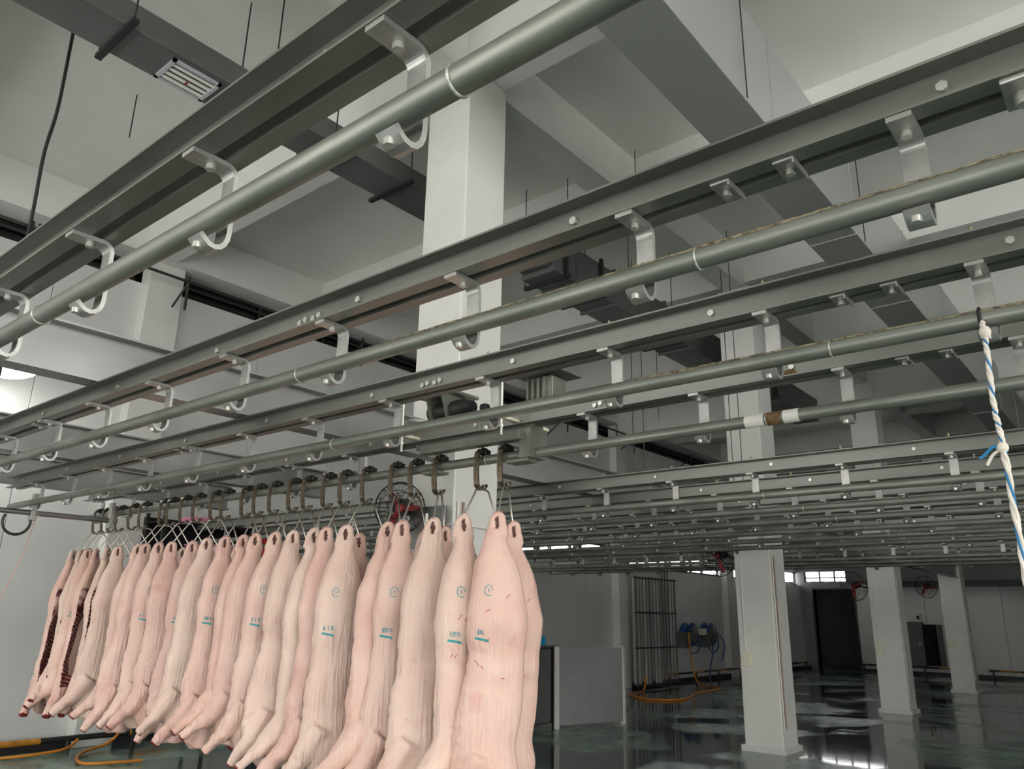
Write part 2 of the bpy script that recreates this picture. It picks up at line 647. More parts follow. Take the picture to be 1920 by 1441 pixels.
tag(MB().box(-7.9, WR, 26.0, WF, 2.86, 3.6).build('trim_1', 'duct_dark'), kind='structure')
# concrete beams
for nm, y0, y1, zb in [('a', -2.0, -1.5, ZB), ('b', 4.4, 4.84, ZB), ('c', 7.45, 7.75, ZB + .08), ('d', 10.68, 11.12, ZB + .08),
                       ('e', 13.8, 14.1, ZB), ('f', 17.0, 17.44, 6.2), ('g', 20.1, 20.4, ZB), ('h', 23.3, 23.75, ZB), ('i', 26.6, 26.9, ZB)]:
    tag(MB().box(WL + .35, WR, y0, y1, zb, ZC).build('ceiling_beam', 'paint_beam'), kind='structure')
tag(MB().box(WL + .35, WR, 1.0, 1.3, ZB + .1, ZC).build('ceiling_beam', 'paint_beam'), kind='structure')
for x0, x1 in [(-4.64, -4.30), (1.9, 2.3)]:
    tag(MB().box(x0, x1, WN, WF, ZB + .001, ZC).build('ceiling_beam', 'paint_beam'), kind='structure')

# columns in a row
for i, y in enumerate(COLY):
    c = tag(MB().bbox(COLX0, COLX1, y, y + COLW, 0, ZB, .012).build('column', 'paint_white', org=((COLX0 + COLX1) / 2, y + COLW / 2, 0)),
            kind='structure')
    MB().prism([(COLX0 - .04, y - .04), (COLX1 + .04, y - .04), (COLX1 + .04, y + COLW + .04), (COLX0 - .04, y + COLW + .04)],
               'z', 0, .07).build('plinth', 'panel_white', c)
    for k, xx in enumerate((COLX1 + .014, )):
        MB().cyl((xx, y + .10, .3), (xx, y + .10, 2.5), .010, 8).build('conduit', 'conduit_brown', c)
        MB().cyl((xx, y + .04, .3), (xx, y + .04, 2.5), .010, 8).build('conduit', 'pvc_white', c)
    MB().bbox(COLX0 + .08, COLX0 + .10, y - .012, y, 1.25, 2.45, .003).build('cable_duct', 'pvc_white', c)
    if i == 0:
        MB().tube([(COLX0 - .012, 4.9, 2.30), (COLX0 - .012, 4.346, 2.30), (COLX1 + .012, 4.346, 2.32), (COLX1 + .03, 4.9, 2.32)], .007, 6).build('strap', 'pvc_white', c)
    sb = MB().bbox(COLX0 + .03, COLX0 + .17, y - .05, y, 1.05, 1.22, .008).build('switch_box', 'paper_tag', c)
    MB().bbox(COLX0 + .075, COLX0 + .125, y - .056, y - .05, 1.10, 1.17, .002).build('rocker', 'pvc_white', sb)

# ------------------------------------------------------------------ overhead rails
ZP = 2.53
PR = .028
XB0, DXB = -.295, .6625


def bracket_mesh():
    y, m = 0, MB()
    path = [(-.068, .158), (.02, .158)]
    for k in range(1, 7):
        a = R(90 - 90 * k / 6)
        path.append((.020 + .028 * math.cos(a), .130 + .028 * math.sin(a)))
    path += [(.048, .0), (.048, -.018), (.046, -.034), (.040, -.049), (.030, -.060), (.017, -.064), (.004, -.061), (-.009, -.052), (-.021, -.040)]
    m.strip(path, .0125, 'x', -.026, .026)
    return m.mesh('bracket', 'zinc_bracket')


BRK = bracket_mesh()
BOLT = MB().hexbolt((0, 0, 0), r=.012, h=.014).mesh('bolt', 'bolt_zinc')
WBOLT = MB().hexbolt((0, 0, 0), (0, -1, 0), .013, .010).mesh('web_bolt', 'bolt_zinc')
STUD = MB().cyl((0, -.012, 0), (0, -.012, .034), .005, 6).cyl((0, .012, 0), (0, .012, .034), .005, 6).mesh('stud_pair', 'stud_brass')
PLATE = MB().bbox(-.026, .026, -.050, .050, -.009, 0, .003).box(.022, .026, -.05, .05, -.02, -.006).mesh('clamp_plate', 'zinc_bracket')


def chan(sgn, x0, x1):
    """one C-channel of the back-to-back pair; sgn -1 is the near one. z relative to the pipe axis"""
    g, t, w = .0165, .006, .062 if sgn < 0 else .052
    z0, z1 = .165, .265
    pr = [(g, z0), (w + g - .008, z0), (w + g - .008, z0 + .007), (g + t, z0 + .010), (g + t, z1 - .010), (w + g - .008, z1 - .007),
          (w + g - .008, z1), (g, z1)]
    return MB().prism([(sgn * p[0], p[1]) for p in pr], 'x', x0, x1).mesh('channel', 'galv_beam')


CH = {}


def rail(y, x0, x1, label, group, level, zp=ZP, welds=(), plates=(), skip=()):
    t = thing('overhead_rail', (0, y, zp), label, 'rail', group)
    for s in (-1, 1):
        key = (s, x0, x1)
        if key not in CH:
            CH[key] = chan(s, x0, x1)
        inst('channel', CH[key], t, (0, 0, 0))
    key = ('p', x0, x1)
    if key not in CH:
        CH[key] = MB().tube([(x0, 0, 0), (x1, 0, 0)], PR, 24 if level < 2 else 12).mesh('pipe', 'galv_pipe')
    inst('pipe', CH[key], t, (0, 0, 0))
    k = 3
    while True:
        xb = XB0 - DXB * (k - 3) + DXB * 3
        k += 1
        if xb < x0 + .1:
            break
        if xb > x1 - .1:
            continue
        xb += random.uniform(-.012, .012)
        if any(a < xb < b2 for a, b2 in skip):
            continue
        b = inst('bracket', BRK, t, (xb, 0, 0))
        if level < 2:
            inst('bolt', BOLT, b, (0, -.008, .152))
            inst('bolt', BOLT, b, (-.004, -.010, -.055))
            inst('stud_pair', STUD, t, (xb, 0, .265))
    if level < 2:
        xb = 1.72
        while xb > x0 + .2:
            if xb < x1:
                inst('web_bolt', WBOLT, t, (xb, -.0225, .218))
            xb -= .96
    for xw in welds:
        inst('weld_ring', WELD, t, (xw, 0, 0))
    for xp, big in plates:
        p = inst('clamp_plate', PLATE, t, (xp, -.006, .165), scale=(1.5, 1.15, 1.6) if big else None)
        inst('bolt', BOLT, p, (0, .0, -.009), scale=(1.25, 1.25, 1.2) if big else None)
    return t


WELD = MB().tube([(0, (PR + .001) * math.cos(a * math.pi / 12), (PR + .001) * math.sin(a * math.pi / 12)) for a in range(24)], .0035, 6,
                 close=True).mesh('weld_ring', 'weld')
PL = [(-.70, 0), (-.54, 0), (-.06, 1), (-5.06, 0), (-4.90, 0)]
rail(.80, -9.6, 2.5, 'galvanised double channel rail with pipe, uppermost and nearest in view', 'overhead meat rails', 0, welds=(-.80, -2.6), plates=((-5.06, 0), (-4.9, 0)))
rail(1.68, -9.6, 2.5, 'galvanised pipe rail second from the top, its pipe top crusted with dirt', 'overhead meat rails', 0,
     welds=(-.79, -2.47, 0.0), plates=PL)
rail(2.57, -8.15, 2.5, 'galvanised pipe rail third from top, white and blue rope looped over it', 'overhead meat rails', 0,
     welds=(-.75, -3.4), plates=PL)
rail(3.38, -8.45, 2.5, 'galvanised pipe rail that carries the hooks and hanging pork halves', 'overhead meat rails', 0,
     welds=(-1.3, -3.0), plates=PL, skip=((-3.62, -2.62),))
RB, RC, RD = [o for o in bpy.data.objects if o.name.startswith('overhead_rail')][1:4]
for rl, x0 in ((RB, -2.47), (RC, -2.70), (RD, -2.22)):
    for k in range(4):
        inst('splice_bolt', WBOLT, rl, (x0 + (0, .035, .085, .12)[k], -.0225, .205 + .006 * (k % 2)))
for rl, xa, xb in ((RB, -2.0, 2.2), (RC, -1.5, 2.2)):
    rr = random.Random(int(xb * 10 + xa * 7))
    cr, n_, m_ = MB(), int((xb - xa) / .016), 5
    vs = []
    for i in range(n_ + 1):
        wv = .5 + .5 * math.sin(i * .13) * math.sin(i * .041 + 1)
        for j in range(m_):
            an = R(58 + (j - 2) * (7 + 7 * wv)) + rr.uniform(-.06, .06)
            rad = PR + (.0004 if j in (0, m_ - 1) else rr.uniform(.0008, .0034))
            vs.append((xa + i * .016, -rad * math.cos(an), rad * math.sin(an)))
    cr.add(vs, [(i * m_ + j, i * m_ + j + 1, (i + 1) * m_ + j + 1, (i + 1) * m_ + j) for i in range(n_) for j in range(m_ - 1)], True)
    inst('dirt_crust', cr.mesh('dirt_crust', 'dirt'), rl, (0, 0, 0))['kind'] = 'stuff'
rb = MB().lathe([(0, -.004), (.010, -.004), (.016, 0)], (0, 0, 0), 12, 'y').mesh('rust_spot', 'rust')
inst('rust_spot', rb, RD, (-1.17, -.0235, .19), scale=(2.0, 1, 1.2))
inst('rust_spot', rb, RD, (-1.21, -.0235, .20))
for xa, xb, m_ in ((-1.40, -1.31, 'pvc_white'), (-1.30, -1.23, 'rust'), (-1.22, -1.15, 'pvc_white')):
    tp = MB().tube([(xa, 0, 0), (xb, 0, 0)], PR + .002, 20).mesh('tape_band', m_)
    inst('tape_band', tp, RD, (0, 0, 0))
mids = [5.55, 6.36, 7.17, 8.05, 8.86, 9.68]
names = ['first', 'second', 'third', 'fourth', 'fifth', 'sixth']
for y, n in zip(mids, names):
    rail(y, -10.2, 2.5, 'galvanised pipe rail, %s one behind the big white column' % n, 'overhead meat rails', 1, welds=(-2.2, -5.1))
for y, n in zip([11.95, 12.75, 13.55], names):
    rail(y, -10.2, 2.5, 'distant pipe rail, %s one past the column with the wall switch' % n, 'overhead meat rails', 2)


# steel girders that carry the rails, between the columns
def girder(x, y0, y1, label, z0=2.80, hgt=.28, w=.15):
    t = thing('steel_girder', (x, y0, z0), label, 'beam', 'girders above the rails')
    MB().box(x - w / 2, x + w / 2, y0, y1, z0, z0 + .012).build('bottom_flange', 'girder', t)
    MB().box(x - w / 2, x + w / 2, y0, y1, z0 + hgt - .012, z0 + hgt).build('top_flange', 'girder', t)
    MB().box(x - .006, x + .006, y0, y1, z0 + .012, z0 + hgt - .012).build('web', 'girder', t)
    return t


def rods(t, pts, z0, z1=ZC, r=.006, m='steel_dark'):
    for (a, b2) in pts:
        MB().cyl((a, b2, z0), (a, b2, z1), r, 6).build('hanger_rod', m, t)


g = girder(-4.28, WN + .1, 4.34, 'steel girder from column towards camera left, above second rail')
g2 = girder(-4.28, 4.90, 10.62, 'steel girder running on behind the big white column')
girder(-4.28, 11.18, 16.93, 'steel girder between the second and the third column')
girder(-4.28, 17.5, 23.26, 'steel girder between the third and the last column')
girder(-6.78, WN + .1, 5.0, 'steel girder farther left, above the far ends of the rails')
girder(-8.6, 1.0, 5.0, 'steel girder nearest the left wall')
rods(g2, [(-4.33, 7.3), (-4.20, 7.3), (-4.33, 9.9), (-4.2, 9.9)], 3.08)
girder(1.9, WN + .1, WF - .1, 'steel girder on the right, out past the rope')

# ------------------------------------------------------------------ ducts


def duct(x0, x1, z0, z1, y0, y1, name_label, material, flanges, group='air ducts under the ceiling'):
    t = thing('air_duct', ((x0 + x1) / 2, y0, z0), name_label, 'duct', group)
    ys = [y0] + list(flanges) + [y1]
    for a, b2 in zip(ys[:-1], ys[1:]):
        MB().bbox(x0, x1, a, b2 - .004, z0, z1, .006).build('duct_section', material, t)
    for f in flanges:
        MB().box(x0 - .03, x1 + .03, f - .025, f + .02, z0 - .03, z1 + .03).build('flange', material, t)
    return t


d1 = duct(-5.70, -5.28, 5.80, 6.02, WN + .5, 7.0, 'flat grey air duct with a slatted vent, upper left', 'duct_dark', [-2.4, .9, 3.9, 5.6])
hg = MB().box(-5.80, -5.16, 1.78, 1.83, 5.765, 5.80)
hg.build('hanger_bar', 'black_rubber', d1)
for yb in (3.62, 4.55):
    MB().box(-5.80, -5.16, yb, yb + .05, 5.765, 5.80).build('hanger_bar', 'black_rubber', d1)
rods(d1, [(-5.18, 1.80), (-5.18, 3.64), (-5.78, 1.80), (-5.78, 3.64), (-5.18, 4.57)], 5.77, ZC, .007)
# the slatted vent under the duct
gx0, gx1, gy0, gy1 = -5.675, -5.345, 2.19, 2.60
vt = thing('vent_grille', ((gx0 + gx1) / 2, gy0, 5.78), 'white slatted vent grille set in the duct underside', 'vent')
MB().box(gx0, gx1, gy0, gy0 + .03, 5.782, 5.8).box(gx0, gx1, gy1 - .03, gy1, 5.782, 5.8).box(gx0, gx0 + .03, gy0, gy1, 5.782, 5.8) \
    .box(gx1 - .03, gx1, gy0, gy1, 5.782, 5.8).build('frame', 'grille', vt)
MB().box(gx0 + .03, gx1 - .03, gy0 + .03, gy1 - .03, 5.797, 5.7995).build('slat_shade_sheet', 'duct_dark', vt)  # flat sheet; its dark tone stands for the shade between the slats
for k in range(4):
    xs = gx0 + .05 + k * .065
    MB().prism([(xs, 5.784), (xs + .026, 5.794), (xs + .026, 5.796), (xs, 5.786)], 'y', gy0 + .03, gy1 - .03).build('slat', 'pvc_white', vt)
MB().box(gx0 + .12, gx0 + .15, gy0 + .2, gy0 + .215, 5.775, 5.785).build('red_tie', 'red_plastic', vt)
# the stepped continuation past the column
d1b = duct(-5.74, -5.22, 5.74, 6.22, 7.03, 16.5, 'deep stepped grey duct beyond the big white column', 'duct_dark', [7.5, 8.4, 9.8, 10.6, 12.6, 14.4])
for y in (7.2, 8.0, 10.2, 14.0):
    MB().box(-5.84, -5.12, y, y + .05, 5.69, 5.74).build('hanger_bar', 'black_rubber', d1b)
    MB().box(-5.2, -5.16, y, y + .05, 5.72, 6.26).build('side_rib', 'black_rubber', d1b)
rods(d1b, [(-5.82, 7.2), (-5.14, 7.2), (-5.82, 9.9), (-5.14, 9.9), (-5.82, 12.5), (-5.14, 12.5)], 5.7, ZC, .007)
# wide shiny duct on the right
d2 = duct(-2.386, -1.908, 5.50, 6.45, WN + .5, 26, 'wide shiny galvanised air duct running across the upper right', 'galv_duct', [])
for y in (1.2, 3.4, 5.6, 7.8, 10.0, 12.2, 14.4, 16.6, 18.8):
    MB().box(-2.394, -1.90, y, y + .012, 5.494, 6.458).build('seam', 'galv_duct', d2)
rods(d2, [(-1.88, 2.4), (-1.88, 5.0), (-1.88, 8.0), (-2.42, 11.0)], 5.48, ZC, .006)
# thin ceiling hooks / rods that hang free
FREE = [(-5.20, 2.98, 6.02, 'thin dark rod dropping to the duct just right of the vent'), (-5.78, 2.98, 6.02, 'thin dark rod dropping to the duct left of the vent'),
        (-7.05, 3.35, 6.6, 'short dark rod under the ceiling left of the first rail'), (-8.0, 2.95, 6.6, 'short dark rod under the ceiling at far left'),
        (-6.35, 8.6, 6.2, 'dark rod hanging just right of the white column, left of two'), (-6.1, 9.0, 6.2, 'dark rod hanging just right of the white column, right of two'),
        (-.35, 4.1, 5.6, 'thin dark rod hanging at the upper right edge'), (-6.8, 12.4, 5.2, 'thin rod hanging low behind the second column')]
for i, (a, b2, z, lb) in enumerate(FREE):
    o = MB().cyl((a, b2, z), (a, b2, ZC), .007, 6).build('threaded_rod', 'steel_dark')
    tag(o, lb, 'rod', 'threaded rods under the ceiling')


# ------------------------------------------------------------------ pork halves
def carcass_mesh(name, seed, mirror=1, wide=1.0, length=1.40, leg=0.0, fat=1.0):
    rnd = random.Random(seed)
    # t below the hock, back edge x, belly edge x, outer bulge, cavity rim, cavity depth
    lop = rnd.uniform(0, 6)
    rows = [(.062, -.046, .046, .036, .022, .0),
            (.090, -.054, .052, .042, .026, .0),
            (.125, -.060, .058, .048, .027, .0),
            (.170, -.076, .072, .058, .028, .0),
            (.230, -.100, .096, .074, .028, .0),
            (.300, -.120, .116, .088, .026, .0),
            (.380, -.130, .132, .098, .022, .0),
            (.460, -.136, .142, .104, .020, .010),
            (.550, -.134, .140, .096, .018, .024),
            (.640, -.124, .132, .086, .016, .040),
            (.740, -.126, .140, .084, .016, .046),
            (.850, -.128, .150, .086, .018, .050),
            (.960, -.132, .160, .092, .020, .052),
            (1.060, -.138, .166, .100, .022, .048),
            (1.150, -.142, .162, .106, .022, .034),
            (1.230, -.140, .146, .104, .022, .016),
            (1.300, -.130, .120, .094, .022, .0),
            (1.360, -.108, .086, .074, .018, .0),
            (1.400, -.076, .052, .046, .012, .0)]
    k = length / 1.40
    rows = [(t * k, a * wide * rnd.uniform(.95, 1.05), b * wide * rnd.uniform(.94, 1.06), o * fat * rnd.uniform(.95, 1.06), r, dd * fat)
            for t, a, b, o, r, dd in rows]
    bend = [rnd.uniform(-.012, .012) for _ in range(4)]

    def sway(t):
        return bend[0] * math.sin(3 * t) + bend[1] * math.sin(6 * t + 1)
    NO, NI = 15, 9
    vs, fs = [], []
    for (t, a, b, o, r, dd) in rows:
        c, h = (a + b) / 2 + sway(t), (b - a) / 2
        ring = []
        for i in range(NO):
            th = math.pi * i / (NO - 1)
            cx, sn = math.cos(th), math.sin(th)
            ring.append((c + h * (abs(cx) ** .85) * (1 if cx >= 0 else -1), -o * sn ** .8, -t))
        for i in range(1, NI + 1):
            u = -1 + 2 * i / (NI + 1)
            ring.append((c + h * u, r * (1 - u ** 4) ** .5 - dd * (1 - u * u) * 1.25, -t))
        vs += ring
    n = NO + NI
    for i in range(len(rows) - 1):
        for j in range(n):
            fs.append((i * n + j, i * n + (j + 1) % n, (i + 1) * n + (j + 1) % n, (i + 1) * n + j))
    fs += [tuple(reversed(range(n))), tuple((len(rows) - 1) * n + j for j in range(n))]
    mb = MB().add(vs, fs)
    # the hock: tendon loop round the hanger
    lp = []
    for a in range(14):
        an = 2 * math.pi * a / 14
        lp.append((.0260 * math.cos(an + .25), -.006, -.032 + .042 * math.sin(an)))
    mb.tube(lp, .0225, 8, close=True)
    for sx in (-1, 1):
        mb.tube([(sx * .026, -.006, -.03), (sx * .034, -.006, -.10)], [.022, .030], 8)
    # knuckle
    mb.tube([(-.030, -.006, .004), (-.010, -.008, .016), (.016, -.008, .010)], [.016, .020, .014], 8)
    # fore leg, folded down along the belly side
    la = R(24 + leg)
    p0 = Vector((.045, -.034, -1.08 * k))
    p1 = p0 + Vector((math.sin(la + .12) * .17, -.010, -math.cos(la + .12) * .17))
    p2 = p1 + Vector((math.sin(la + .35) * .12, -.004, -math.cos(la + .35) * .12))
    p3 = p2 + Vector((math.sin(la + .20) * .085, .004, -math.cos(la + .20) * .085))
    mb.tube(bez([p0, p1, p2, p3], 4), [.086, .084, .080, .074, .067, .058, .050, .044, .039, .036, .034, .033, .031], 12)
    # jowl
    mb.tube([(-.05, -.03, -1.20 * k), (-.035 + rnd.uniform(-.02, .03), -.035, -1.40 * k)], [.085, .056], 12)
    if mirror < 0:
        for v in mb.v:
            v.x = -v.x
    me = mb.mesh(name, 'pork_skin')
    o = bpy.data.objects.new('tmp', me)
    COL.objects.link(o)
    rm = o.modifiers.new('r', 'REMESH')
    rm.mode = 'VOXEL'
    rm.voxel_size = .0085
    sm = o.modifiers.new('s', 'SMOOTH')
    sm.factor = .5
    sm.iterations = 5
    bpy.context.view_layer.update()
    dg = bpy.context.evaluated_depsgraph_get()
    out = bpy.data.meshes.new_from_object(o.evaluated_get(dg))
    bpy.data.objects.remove(o)
    out.name = name
    out.materials.clear()
    out.materials.append(MATS['pork_skin'])
    out.polygons.foreach_set('use_smooth', [True] * len(out.polygons))
    from mathutils import noise as NZ
    off = Vector((seed * 3.7, seed * 1.3, seed * 2.1))
    nco = [(v.co.copy(), v.normal.copy()) for v in out.vertices]
    new = []
    for p, vn in nco:
        big = NZ.noise(p * 5.0 + off) * .011 + NZ.noise(p * 11.0 + off) * .004
        # folds that run down the hide between ham and shoulder
        q = Vector((p.x * 42, p.y * 42, p.z * 2.6)) + off
        fold = NZ.noise(q) * .0075 * max(0, 1 - abs((-p.z) - .78) / .45) * max(0, NZ.noise(p * 4 + off * 2) * 1.6 + .35)
        rag = NZ.noise(p * 26 + off) * .008 * max(0, min(1, (p.x * mirror - .10) / .04)) if -p.z > .6 else 0
        new += list(p + vn * ((big + fold + rag) * min(1, max(.35, (-p.z - .08) / .2))))
    out.vertices.foreach_set('co', new)
    out.update()
    at = out.color_attributes.new('flesh', 'FLOAT_COLOR', 'POINT')
    tip = Vector((p3.x * mirror, p3.y, p3.z))  # cut end of the leg
    ldir = (p3 - p2).normalized()
    ldir.x *= mirror
    for v in out.vertices:
        p, nn = v.co, v.normal
        t = -p.z
        inner = 0.0
        if .30 < t < 1.33 * k and nn.y > .12:
            inner = min(1, (nn.y - .12) / .3) * min(1, (t - .30) / .1)
        if t > 1.16 * k and p.x * mirror > .10:
            inner = 0
        cut = 1.0 if (p - tip).dot(ldir) > -.012 and (p - tip).length < .06 else 0.0
        slit_shade = 1.0 if (p.x / .0125) ** 2 + ((p.z + .034) / .034) ** 2 < 1 else 0.0  # mask for the shade painted inside the hock hole
        if t < .012 and nn.z > .4 and rnd.random() < .5:
            cut = max(cut, .6)
        at.data[v.index].color = (inner, cut, slit_shade, 1)
    return out


VAR = []
spec = [(1, 1.00, 1.42, 0, 1.0), (1, .92, 1.38, 8, .95), (1, 1.08, 1.46, -6, 1.05), (1, .86, 1.38, 10, 1.1), (1, .98, 1.42, 4, .9), (1, 1.02, 1.44, -2, .96)]
for i, (mi, wd, ln, lg, ft) in enumerate(spec):
    VAR.append((carcass_mesh('pork_half', 20 + i, -1, wd, ln, lg, ft), carcass_mesh('pork_half_mirror', 40 + i, 1, wd, ln, lg, ft)))


def stroke(bvh, pts, w, mb):
    """thin painted ribbon laid on the hide along (x,z) points"""
    hit = []
    for (x, z) in pts:
        h = bvh.ray_cast(Vector((x, -.5, z)), Vector((0, 1, 0)))
        if h[0] is None:
            return
        hit.append((h[0] + h[1] * .0018, h[1]))
    vs, fs = [], []
    for i, (p, n) in enumerate(hit):
        t = (hit[min(i + 1, len(hit) - 1)][0] - hit[max(i - 1, 0)][0])
        s = n.cross(t).normalized() * w / 2
        vs += [p - s, p + s, p + s + n * .0012, p - s + n * .0012]
    for i in range(len(hit) - 1):
        for j in range(4):
            fs.append((i * 4 + j, i * 4 + (j + 1) % 4, (i + 1) * 4 + (j + 1) % 4, (i + 1) * 4 + j))
    fs += [(3, 2, 1, 0), tuple((len(hit) - 1) * 4 + j for j in range(4))]
    mb.add(vs, fs)


INK = []
for a, b2 in VAR:
    pair = []
    for me, sg in ((a, -1), (b2, 1)):
        bm = bmesh.new()
        bm.from_mesh(me)
        bvh = BVHTree.FromBMesh(bm)
        m1, m2, m3 = MB(), MB(), MB()
        cxx, cz = .03 * sg, -.37
        stroke(bvh, [(cxx + .020 * math.cos(q * .42), cz + .026 * math.sin(q * .42)) for q in range(14)], .0035, m1)
        stroke(bvh, [(cxx - .004, cz + .010), (cxx + .004, cz + .002), (cxx - .002, cz - .008)], .004, m1)
        ux, uz = .055 * sg, -.585
        rk = random.Random(len(INK) * 3 + (sg > 0))
        GL = [lambda bx: [(bx - .006, uz + .030), (bx - .003, uz + .008), (bx + .003, uz + .026), (bx + .007, uz + .006)],
              lambda bx: [(bx + .006 * math.cos(q * .9), uz + .018 + .011 * math.sin(q * .9)) for q in range(7)],
              lambda bx: [(bx - .004, uz + .030), (bx - .003, uz + .006), (bx + .006, uz + .010), (bx + .002, uz + .018), (bx + .007, uz + .026), (bx - .003, uz + .030)],
              lambda bx: [(bx + .003, uz + .032), (bx - .005, uz + .016), (bx - .001, uz + .006), (bx + .006, uz + .012), (bx - .003, uz + .017)],
              lambda bx: [(bx, uz + .032), (bx - .001, uz + .020), (bx + .001, uz + .006)]]
        for k in range(rk.choice((2, 3))):
            stroke(bvh, rk.choice(GL)(ux + (k - 1) * .019 + rk.uniform(-.003, .003)), .0042, m2)
        stroke(bvh, [(ux - .034, uz - .010), (ux - .01, uz - .014), (ux + .018, uz - .018), (ux + .032, uz - .024)], .011, m2)
        rr = random.Random(len(INK) * 7 + sg)
        for q in range(6):
            x0, z0 = rr.uniform(-.09, .09), rr.uniform(-.85, -.3)
            an = rr.uniform(-1.2, 1.2)
            ll = rr.uniform(.012, .035)
            stroke(bvh, [(x0, z0), (x0 + math.cos(an) * ll * .5, z0 + math.sin(an) * ll * .5 + .002),
                         (x0 + math.cos(an) * ll, z0 + math.sin(an) * ll)], .003, m3)
        pair.append((m1.mesh('ink_circle', 'ink') if m1.v else None, m2.mesh('ink_writing', 'ink') if m2.v else None,
                     m3.mesh('red_scratches', 'red_cut') if m3.v else None))
        bm.free()
    INK.append(pair)

# trolley hook and gambrel prototypes (local: pipe axis at origin)
hp = [(.030, .050), (-.030, .050)]
for k in range(1, 6):
    a = R(90 + 90 * k / 5)
    hp.append((-.030 + .026 * math.cos(a), .024 + .026 * math.sin(a)))
hp += [(-.059, -.02), (-.061, -.06), (-.059, -.10), (-.056, -.125)]
for k in range(1, 8):
    a = R(180 + 150 * k / 7)
    hp.append((-.016 + .040 * math.cos(a), -.135 + .040 * math.sin(a)))
hp.append((.022, -.142))
HOOK = MB().strip(hp, .011, 'x', -.018, -.005).strip(hp, .011, 'x', .005, .018).strip([(p[0], p[1]) for p in hp], .005, 'x', -.006, .006) \
    .mesh('hook_strip', 'hook_steel')
BLOCK = MB().bbox(-.020, .020, -.036, .046, .030, .066, .005).mesh('roller_block', 'roller_black')
WHEEL = MB().lathe([(.0, -.011), (.026, -.011), (.021, 0), (.026, .011), (.0, .011)], (0, 0, .052), 16, 'y').mesh('roller', 'steel_dark')
HB = -.172     # where the gambrel eye sits under the pipe axis


def gambrel_mesh(hw=.19, drop=.205):
    half = [(hw - .034, -drop - .006), (hw - .030, -drop - .016), (hw - .018, -drop - .022), (hw - .006, -drop - .016), (hw, -drop), (.068, -.024), (.062, -.013),
            (.050, -.007), (.02, -.004)]
    g = [(-x_, 0, z_) for x_, z_ in half] + [(x_, 0, z_) for x_, z_ in reversed(half)]
    return MB().tube(g, .0058, 8).mesh('hanger_rod', 'rod_steel')


GAM = gambrel_mesh()
EYE = MB().tube([(0, .013 * math.cos(a * math.pi / 6), .008 + .013 * math.sin(a * math.pi / 6)) for a in range(12)], .0045, 6, close=True) \
    .mesh('eye', 'rod_steel')

YD = 3.38


def pix(p):
    d = Vector(p) - Vector((0, 0, H))
    z = d.dot(_w)
    return 960 + FPX * d.dot(_r) / z, 720.5 - FPX * d.dot(_u) / z


# hook: pixel column of the hook, column of its near hock, variant, turn, ink; far half: (variant, turn) or None
ROW = [
    (938, 934, 2, 40, 1, (2, 52)),
    (894, 866, 3, 62, 1, (1, 232)),
    (815, 810, 0, 50, 0, (2, 64)),
    (770, 752, 4, 54, 1, (3, 238)),
    (733, 727, 1, 62, 0, None),
    (680, 648, 0, 56, 1, (1, 250)),
    (638, 609, 4, 60, 0, (4, 242)),
    (606, 588, 3, 66, 0, None),
    (569, 549, 2, 60, 0, (0, 244)),
    (542, 516, 0, 60, 1, None),
    (506, 477, 1, 64, 0, (2, 250)),
    (477, 455, 3, 66, 0, None),
    (454, 421, 4, 64, 1, None),
    (416, 386, 0, 66, 0, (1, 250)),
    (396, 359, 2, 66, 1, None),
    (363, 320, 4, 66, 0, (3, 248)),
    (339, 289, 0, 70, 1, None),
    (314, 267, 2, 72, 0, None),
    (300, 240, 1, 70, 1, (2, 246)),
    (262, 216, 4, 76, 0, None),
    (242, 200, 0, 302, 0, None),
    (218, 180, 2, 306, 0, None),
    (203, 158, 4, 84, 1, None),
    (192, 146, 1, 300, 0, None),
    (176, 127, 2, 300, 0, None),
]


def x_on_rail(px, y, z):
    """X where the rail line (y,z) shows in a given picture column"""
    lo, hi = -12.0, 1.0
    for _ in range(50):
        m = (lo + hi) / 2
        if pix((m, y, z))[0] < px:
            lo = m
        else:
            hi = m
    return (lo + hi) / 2


ordn = ['first', 'second', 'third', 'fourth', 'fifth', 'sixth', 'seventh', 'eighth', 'ninth', 'tenth', 'eleventh', 'twelfth', 'thirteenth',
        'fourteenth', 'fifteenth', 'sixteenth', 'seventeenth', 'eighteenth', 'nineteenth', 'twentieth', 'twenty-first', 'twenty-second',
        'twenty-third', 'twenty-fourth', 'twenty-fifth']
NR = len(ROW)


def pork(p, vi, mir, turn, ink, label, scale=1.0, i_scr=False):
    v = VAR[vi]
    o = bpy.data.objects.new('pork_half', v[mir])
    COL.objects.link(o)
    o.location = p
    o.rotation_euler = (R(random.uniform(-1.6, 1.6)), R(random.uniform(-1.6, 1.6)), R(turn + random.uniform(-7, 7)))
    o.scale = (scale, scale, scale)
    tag(o, label, 'pork half', 'pork halves hanging in a row')
    ks = INK[vi][mir]
    if ink:
        for me in ks[:2]:
            if me:
                inst(me.name.split('.')[0], me, o, (0, 0, 0))
    if ink and i_scr and ks[2]:
        inst('red_scratches', ks[2], o, (0, 0, 0))
    return o


